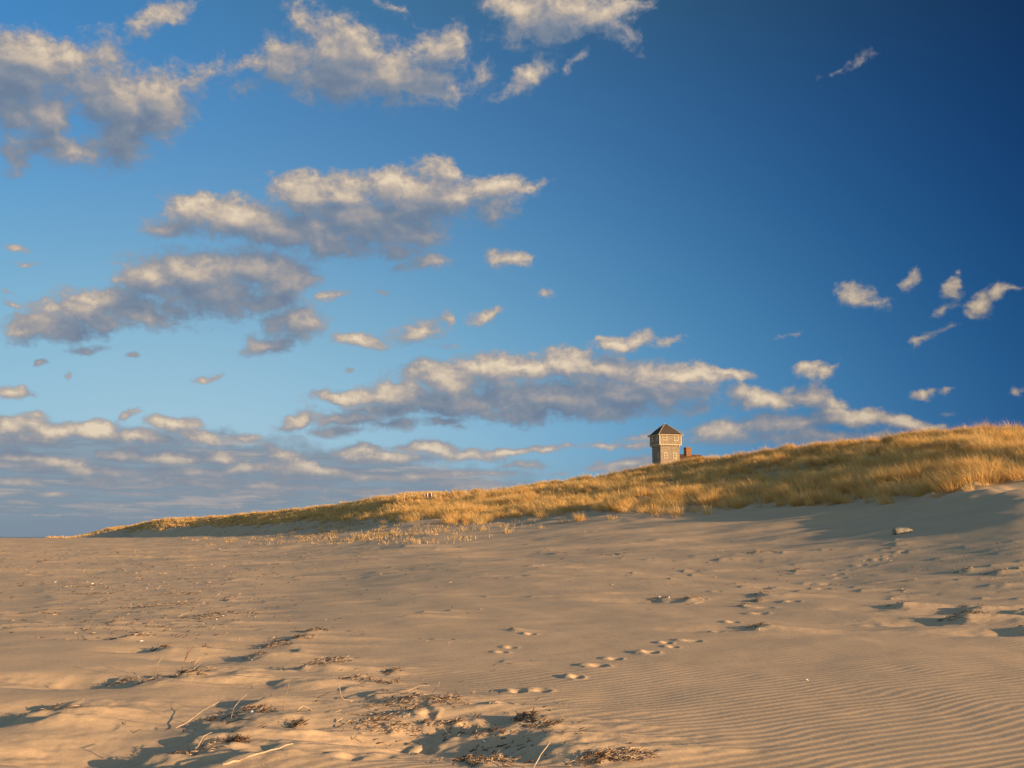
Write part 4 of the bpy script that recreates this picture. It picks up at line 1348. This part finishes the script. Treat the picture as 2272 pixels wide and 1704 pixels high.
#CLOUDS_BEGIN
# ---- clouds: blobs given by the direction they stand in, lit from the sun's side
# (centre px, centre py, rx, ry, tilt degrees, weight), rows of the full photo at 2212 wide
BL = [
 # upper left
 (60,135,120,60,0,1),(150,130,90,45,0,.8),(20,180,90,60,0,1),(230,130,60,50,0,.55),(110,250,60,55,-20,.95),(250,215,120,60,10,1),(330,230,90,70,-35,1),(270,290,75,55,-35,.95),
 (400,185,75,28,-35,.62),(40,250,60,60,0,.7),(150,320,140,36,0,.72),(40,335,60,40,0,.6),(450,160,40,20,-30,.45),
 (350,35,75,22,-25,.62),(300,60,40,18,-50,.5),
 # top centre
 (620,130,70,50,0,.8),(660,55,60,40,60,.6),(745,115,90,70,0,1),(740,170,120,50,0,.9),(860,165,110,60,0,.85),(950,110,60,50,-10,.85),(900,190,110,35,0,.7),(560,140,70,25,-15,.55),
 (660,200,60,20,0,.5),(1050,170,50,30,-50,.5),(520,190,50,18,0,.38),
 # top right wisp
 (1130,25,80,40,20,.85),(1210,20,110,50,0,.9),(1110,70,45,35,0,.75),(1300,30,80,40,0,.8),(1330,60,60,25,30,.55),(1200,60,70,30,0,.6),(1060,10,40,20,0,.5),
 (1145,160,60,26,-32,.72),(1110,195,45,18,-30,.5),(1240,128,30,12,-50,.5),(850,20,50,10,20,.3),
 (1800,152,30,7,-12,.34),(1850,135,45,9,-20,.18),
 # second band
 (430,455,80,36,0,1),(365,490,60,20,0,.8),(520,470,110,40,0,1),(660,420,80,42,0,1),(740,420,60,40,0,1),(620,495,190,42,4,1),(800,480,150,50,0,1),(860,410,90,42,0,1),(950,380,40,36,-20,.9),
 (930,430,110,48,0,1),(1060,410,80,32,0,.9),(1075,455,45,32,-15,.85),(1140,405,50,14,-20,.6),(880,510,90,36,0,.85),(700,535,80,22,0,.7),(860,545,60,16,0,.6),
 # third band
 (330,600,80,40,0,1),(430,590,120,46,0,1),(560,590,90,46,0,1),(630,605,62,45,0,1),(450,640,120,40,0,.95),(580,650,80,28,0,.9),(350,570,40,26,0,.7),
 (640,700,62,40,-20,.9),(590,750,55,20,-10,.8),(565,735,40,16,30,.5),(720,640,30,11,-25,.6),
 (230,650,90,30,0,1),(190,680,110,34,0,1),(110,710,90,26,0,1),(310,680,90,26,5,.95),(370,670,45,16,20,.8),(60,720,50,20,0,.7),(180,752,42,11,-8,.75),(93,787,16,9,-35,.7),
 # small scraps, centre left
 (270,766,24,6,0,.6),(148,808,12,6,0,.55),(442,820,26,9,-20,.62),(40,541,26,8,0,.55),(75,572,28,8,-10,.45),(20,662,30,11,0,.6),(20,632,24,7,0,.4),(25,850,36,13,8,.75),(65,900,28,9,0,.6),(750,807,12,6,0,.45),
 (925,565,50,18,-12,.72),(870,580,50,14,-12,.5),(1100,558,42,20,5,.75),(1185,626,22,9,0,.42),(832,631,18,6,0,.45),(500,695,50,10,-12,.35),
 (760,728,50,14,0,.65),(800,735,30,20,30,.6),(905,715,50,24,-15,.72),(870,735,40,14,0,.5),(970,690,22,13,-20,.6),(1045,684,38,14,-22,.68),(950,745,60,8,0,.3),
 # above the big one
 (1330,745,55,14,0,.7),(1375,735,40,18,0,.8),(1440,738,34,13,-12,.7),(1300,735,22,12,0,.6),
 # big centre right cloud
 (930,795,26,18,0,.85),(960,820,100,30,0,1),(1070,800,80,34,0,1),(1160,800,70,28,0,1),(1230,790,70,32,0,1),(1310,800,90,30,0,1),(1400,810,90,30,0,1),(1500,810,80,22,0,1),(1575,805,50,13,10,.8),
 (860,850,80,26,0,1),(770,860,90,16,0,.9),(980,865,160,34,0,1),(1200,860,200,40,0,1),(1380,850,140,34,0,1),(1480,845,80,22,0,.9),(1120,895,120,20,0,.9),(1300,890,130,20,0,.85),
 (640,908,50,18,-15,.8),(610,925,30,14,0,.7),(750,905,80,18,0,.8),(720,930,60,12,0,.75),(870,915,60,14,0,.75),(960,910,70,12,0,.7),(1000,925,40,8,0,.55),(840,885,120,18,0,.8),(1510,880,40,18,0,.55),
 # right of it
 (1600,850,34,22,0,.9),(1660,865,80,20,0,1),(1750,855,50,24,0,1),(1790,870,45,18,0,.9),(1715,835,20,10,0,.6),
 (1560,935,80,24,0,.85),(1640,920,80,24,0,.9),(1720,920,80,24,0,.9),(1800,900,50,20,0,1),(1860,905,60,20,0,1),(1950,915,60,16,8,1),(2010,922,40,10,0,.85),(1440,950,90,14,0,.6),(1760,945,180,14,0,.8),
 (1745,800,32,15,0,.85),(1785,808,28,14,0,.7),(1805,795,20,6,-35,.45),(1370,965,70,8,0,.6),(1300,965,60,7,0,.45),(1350,1000,70,16,-8,.8),(1290,1010,30,8,0,.6),(1450,935,40,10,0,.55),
 # right edge scraps
 (1840,632,38,22,10,.8),(1880,650,34,16,15,.6),(1967,612,26,15,-50,.72),(2058,625,18,22,0,.75),(2030,668,30,9,-12,.6),(2125,655,38,22,-30,.85),(2165,632,34,13,-20,.72),(2095,680,22,10,0,.6),
 (1980,735,34,9,-25,.6),(2035,708,45,7,-8,.55),(1995,853,34,9,0,.68),(2060,848,28,6,-15,.5),(2203,843,20,12,0,.7),(1690,722,34,5,-15,.2),(2050,890,16,5,0,.35),(2075,587,10,8,0,.4),(2200,622,16,6,0,.55),
 # low decks on the left
 (40,925,80,20,0,1),(130,935,70,16,0,.9),(210,935,60,18,0,.95),(270,905,36,12,-30,.65),(300,945,90,16,0,.9),(380,920,50,20,0,1),(430,945,50,14,10,.85),(60,950,90,12,0,.8),(530,945,40,9,0,.62),
 (50,985,80,17,0,1),(110,1000,100,14,0,.9),(270,985,70,14,0,1),(370,990,90,16,0,1),(470,985,50,12,0,.9),(590,970,36,9,20,.55),(540,990,30,12,0,.5),(620,990,40,14,0,.7),
 (200,1020,140,12,0,.85),(420,1020,130,16,0,.9),(540,1010,60,14,0,.9),(640,1015,70,20,0,1),(700,1020,80,14,0,.9),(40,1040,90,12,0,.7),(200,1040,60,14,0,.75),(420,1045,150,12,0,.8),(600,1050,140,12,0,.8),
 (780,975,60,14,0,.95),(830,990,110,16,0,.9),(920,970,60,14,0,.9),(1010,985,90,12,0,.8),(1100,975,70,10,-6,.75),(1170,970,50,9,-8,.7),(1230,960,30,6,0,.4),(900,1030,60,13,0,.85),(980,1020,140,10,0,.65),(800,1030,120,12,0,.8),
 (1130,1005,60,10,0,.6),(1100,1022,60,9,0,.55),(1200,1020,30,6,0,.5),(1000,1045,120,8,0,.5),
 (120,1065,60,7,0,.75),(330,1065,110,7,0,.7),(560,1068,120,7,0,.7),(760,1060,100,8,0,.65),(60,1085,90,6,0,.55),(250,1092,110,5,0,.5),(450,1095,110,5,0,.5),(120,1112,120,4,0,.42),(330,1118,90,4,0,.42),(520,1088,60,5,0,.5),(700,1078,80,5,0,.5),
]
K = 2272.0 / 2212.0


def dirang(px, py):
    x, y, z = ray(px, py)
    return math.degrees(math.atan2(x, y)), math.degrees(math.asin(z))


GROW = 1.50
A_LO, A_HI = 0.06, 0.60
BLOBS = []
for (bx, by, brx, bry, rot, wt) in BL:
    if brx < 46: wt *= 0.86          # thin scraps
    px, py = bx * K, by * K
    a0, e0 = dirang(px, py)
    aw = abs(dirang(px + 10, py)[0] - dirang(px - 10, py)[0]) / 20
    ew = abs(dirang(px, py + 10)[1] - dirang(px, py - 10)[1]) / 20
    rx_, ry2 = brx * K * aw * GROW, bry * K * ew * GROW
    c_, s_ = abs(math.cos(R(rot))), abs(math.sin(R(rot)))
    BLOBS.append((a0, e0, rx_, ry2, rot, wt, 1.5 * (rx_ * c_ + ry2 * s_), 1.5 * (rx_ * s_ + ry2 * c_)))


def field_group(blobs):
    """node group: union of the blobs at P (azimuth, elevation in degrees)"""
    cg = bpy.data.node_groups.new('cloud_field', 'ShaderNodeTree')
    cg.interface.new_socket('P', in_out='INPUT', socket_type='NodeSocketVector')
    cg.interface.new_socket('F', in_out='OUTPUT', socket_type='NodeSocketFloat')
    C = NT(cg)
    P = C.n('NodeGroupInput').outputs[0]; go = C.n('NodeGroupOutput')
    acc = None
    PV = P
    for bi, (a0, e0, rx_, ry2, rot, wt, _, _) in enumerate(blobs):
        if bi and bi % 6 == 0:
            # chained in batches: the shader compiler then needs little stack
            cx_ = C.n('ShaderNodeCombineXYZ'); C.link(C.math('MULTIPLY', acc, 1e-6), cx_.inputs[2])
            PV = C.vmath('ADD', P, cx_.outputs[0])
        mp = C.n('ShaderNodeMapping', vector_type='TEXTURE')
        mp.inputs['Location'].default_value = (a0, e0, 0)
        mp.inputs['Rotation'].default_value = (0, 0, R(-rot))
        mp.inputs['Scale'].default_value = (rx_, ry2, 1)
        C.link(PV, mp.inputs[0])
        f = C.math('MULTIPLY_ADD', C.vmath('LENGTH', mp.outputs[0]), -wt, wt)
        acc = f if acc is None else C.math('SMOOTH_MAX', acc, f, 0.30)
    C.link(C.math('MAXIMUM', acc, -0.4), go.inputs[0])
    return cg


def field(P, cg):
    g = N.n('ShaderNodeGroup'); g.node_tree = cg
    N.link(P, g.inputs[0])
    return g.outputs[0]


az = N.math('MULTIPLY', N.math('ARCTAN2', X_, Y_), 57.29578)
el = N.math('MULTIPLY', N.math('ARCSINE', Z_), 57.29578)
def comb(x, y, z=0.0):
    nd = N.n('ShaderNodeCombineXYZ')
    N.setin(nd.inputs[0], x); N.setin(nd.inputs[1], y); N.setin(nd.inputs[2], z)
    return nd.outputs[0]
def noise2(vec, scale, detail, rough, col=False):
    nd = N.n('ShaderNodeTexNoise', noise_dimensions='2D')
    N.link(vec, nd.inputs['Vector']); nd.inputs['Scale'].default_value = scale
    nd.inputs['Detail'].default_value = detail; nd.inputs['Roughness'].default_value = rough
    return nd.outputs['Color' if col else 'Fac']
def smooth(v, a, b):
    nd = N.n('ShaderNodeMapRange', interpolation_type='SMOOTHSTEP')
    N.link(v, nd.inputs[0])
    if a < b:
        nd.inputs[1].default_value = a; nd.inputs[2].default_value = b
    else:
        nd.inputs[1].default_value = b; nd.inputs[2].default_value = a
        nd.inputs[3].default_value = 1.0; nd.inputs[4].default_value = 0.0
    return nd.outputs[0]
def s2l(c):
    return tuple((((u / 255 + .055) / 1.055) ** 2.4) / (STRENGTH * 2 ** GRADE_EXPO) for u in c)
P0 = comb(az, el)
Pn = comb(az, N.math('MULTIPLY', el, 1.35))
wcol = noise2(Pn, 0.40, 4.0, 0.50, True)
elf = N.math('MINIMUM', N.math('MULTIPLY_ADD', N.math('MAXIMUM', el, 0.0), 0.09, 0.22), 1.0)
wv = N.vmath('SCALE', N.vmath('MULTIPLY', N.vmath('SUBTRACT', wcol, (0.5, 0.5, 0.5)), (2.1, 1.2, 0)), elf)
Pw = N.vmath('ADD', P0, wv)
PwN = N.vmath('ADD', Pn, N.vmath('SCALE', wv, 0.5))
n0 = noise2(PwN, 0.72, 7, 0.50)
n1 = noise2(N.vmath('ADD', PwN, (0.26, 0.48, 0)), 0.72, 5, 0.46)
nfine = noise2(PwN, 2.6, 4, 0.6)
Ps = N.vmath('ADD', Pw, N.vmath('SCALE', comb(0.35, 0.95), elf))
Ps2 = N.vmath('ADD', Pw, N.vmath('SCALE', comb(0.55, 1.8), elf))
far = smooth(el, 7.0, 0.0)
dim = N.math('SUBTRACT', 1.0, N.math('MULTIPLY', smooth(az, 8.0, 30.0), 0.30))
# smoky deck on the low left horizon
top = N.math('MINIMUM', N.math('MULTIPLY_ADD', az, -0.15, 3.6), 5.7)
hv = N.math('SUBTRACT', N.math('ADD', el, N.math('MULTIPLY', N.math('SUBTRACT', n0, 0.5), 1.8)), top)
veil = N.math('MULTIPLY', smooth(hv, 0.3, -0.9), smooth(az, 9.0, -3.0))
vn = noise2(comb(N.math('MULTIPLY', az, 0.16), N.math('MULTIPLY', el, 1.5)), 1.0, 5, 0.62)
vfac = N.math('MULTIPLY', veil, N.math('MULTIPLY_ADD', smooth(vn, 0.32, 0.55), 0.22, 0.74))
vc = N.mix(N.math('MULTIPLY', smooth(vn, 0.48, 0.68), smooth(el, 0.6, 2.0)), tuple(s2l((126, 142, 158))), tuple(s2l((168, 163, 163))))
withveil = N.mix(vfac, base_sky, vc)
stops = [(0.0, (110, 127, 150)), (0.25, (130, 140, 155)), (0.50, (162, 157, 158)), (0.75, (200, 184, 166)), (1.0, (232, 212, 184))]
mxv = max(max(s2l(c)) for _, c in stops)


def leaf(blobs):
    blobs = field_group(blobs)
    F0 = field(Pw, blobs)
    F1 = field(Ps, blobs)
    F2 = field(Ps2, blobs)
    D = N.math('ADD', F0, N.math('MULTIPLY', N.math('SUBTRACT', n0, 0.5), 0.66))
    D = N.math('ADD', D, N.math('MULTIPLY', N.math('SUBTRACT', nfine, 0.5), 0.42))
    edge = N.math('MINIMUM', N.math('MAXIMUM', N.math('SUBTRACT', F0, F1), 0.0), 0.7)
    alpha = smooth(N.math('MULTIPLY', D, N.math('MULTIPLY_ADD', edge, 0.7, 1.0)), A_LO, A_HI)
    # lit where little cloud stands between here and the sun, up and to the right
    lit = N.math('MULTIPLY_ADD', N.math('SUBTRACT', F0, F1), 0.22, 0.84)
    lit = N.math('SUBTRACT', lit, N.math('MULTIPLY', N.math('MAXIMUM', F1, 0.0), 0.52))
    lit = N.math('SUBTRACT', lit, N.math('MULTIPLY', N.math('MAXIMUM', F2, 0.0), 0.42))
    lit = N.math('ADD', lit, N.math('MULTIPLY', N.math('SUBTRACT', n0, n1), 0.65))
    lit = N.math('MULTIPLY', lit, N.math('MULTIPLY_ADD', smooth(D, 0.15, 0.9), 0.52, 0.48))
    lit = N.math('ADD', lit, N.math('MULTIPLY', N.math('SUBTRACT', nfine, 0.5), 0.12))
    lit = N.math('MINIMUM', N.math('MAXIMUM', lit, 0.0), 1.0)
    ccol = N.n('ShaderNodeValToRGB')
    els = ccol.color_ramp.elements
    while len(els) < len(stops): els.new(.5)
    for e_, (p_, c_) in zip(els, stops):
        q = s2l(c_)
        e_.position = p_; e_.color = (q[0] / mxv, q[1] / mxv, q[2] / mxv, 1)
    N.link(lit, ccol.inputs[0])
    cc = N.vmath('SCALE', N.vmath('SCALE', ccol.outputs[0], mxv), dim)
    cc = N.mix(N.math('MULTIPLY', far, 0.60), cc, tuple(s2l((150, 154, 162))))
    al = N.math('MULTIPLY', alpha, N.math('MULTIPLY_ADD', far, -0.12, 0.97))
    b_ = N.n('ShaderNodeBackground'); b_.inputs['Strength'].default_value = STRENGTH
    N.link(N.mix(al, withveil, cc), b_.inputs['Color'])
    return b_.outputs[0]


def plain():
    b_ = N.n('ShaderNodeBackground'); b_.inputs['Strength'].default_value = STRENGTH
    N.link(withveil, b_.inputs['Color'])
    return b_.outputs[0]


def mixsh(fac, a, b):
    m_ = N.n('ShaderNodeMixShader')
    N.link(fac, m_.inputs[0]); N.link(a, m_.inputs[1]); N.link(b, m_.inputs[2])
    return m_.outputs[0]


NLEAF = [0, 0]
MAXD = 5
def tree(a0, a1, e0, e1, blobs, depth):
    # blobs that can matter inside this cell (warp and sunward offset included)
    sel = [b for b in blobs if b[0] + b[6] > a0 - 1.0 and b[0] - b[6] < a1 + 1.6 and b[1] + b[7] > e0 - 0.7 and b[1] - b[7] < e1 + 3.0]
    if not sel:
        NLEAF[0] += 1
        return plain()
    if len(sel) <= 10 or depth >= MAXD:
        NLEAF[0] += 1; NLEAF[1] += len(sel)
        return leaf(sel)
    if (a1 - a0) > 2.0 * (e1 - e0):
        m = (a0 + a1) / 2
        return mixsh(N.math('GREATER_THAN', az, m), tree(a0, m, e0, e1, sel, depth + 1), tree(m, a1, e0, e1, sel, depth + 1))
    m = (e0 + e1) / 2
    return mixsh(N.math('GREATER_THAN', el, m), tree(a0, a1, e0, m, sel, depth + 1), tree(a0, a1, m, e1, sel, depth + 1))


front = tree(-34.0, 34.0, 0.0, 33.0, BLOBS, 0)
print('cloud cells', NLEAF)
inside = N.math('MULTIPLY', N.math('LESS_THAN', N.math('ABSOLUTE', az), 34.0), N.math('MULTIPLY', N.math('GREATER_THAN', el, 0.0), N.math('LESS_THAN', el, 33.0)))
N.link(mixsh(inside, bg.outputs[0], front), out.inputs[0])
#CLOUDS_END
SC.world = w          # assigned last: building the node tree is much faster while unused

# ------------------------------------------------------------------ render settings
SC.view_settings.view_transform = 'Standard'
SC.view_settings.look = 'None'
SC.view_settings.exposure = EXPO
SC.view_settings.gamma = 1.0
SC.cycles.max_bounces = 5
SC.cycles.diffuse_bounces = 3
SC.cycles.transmission_bounces = 3
SC.cycles.use_adaptive_sampling = True
SC.cycles.adaptive_threshold = 0.01
SC.render.use_persistent_data = False
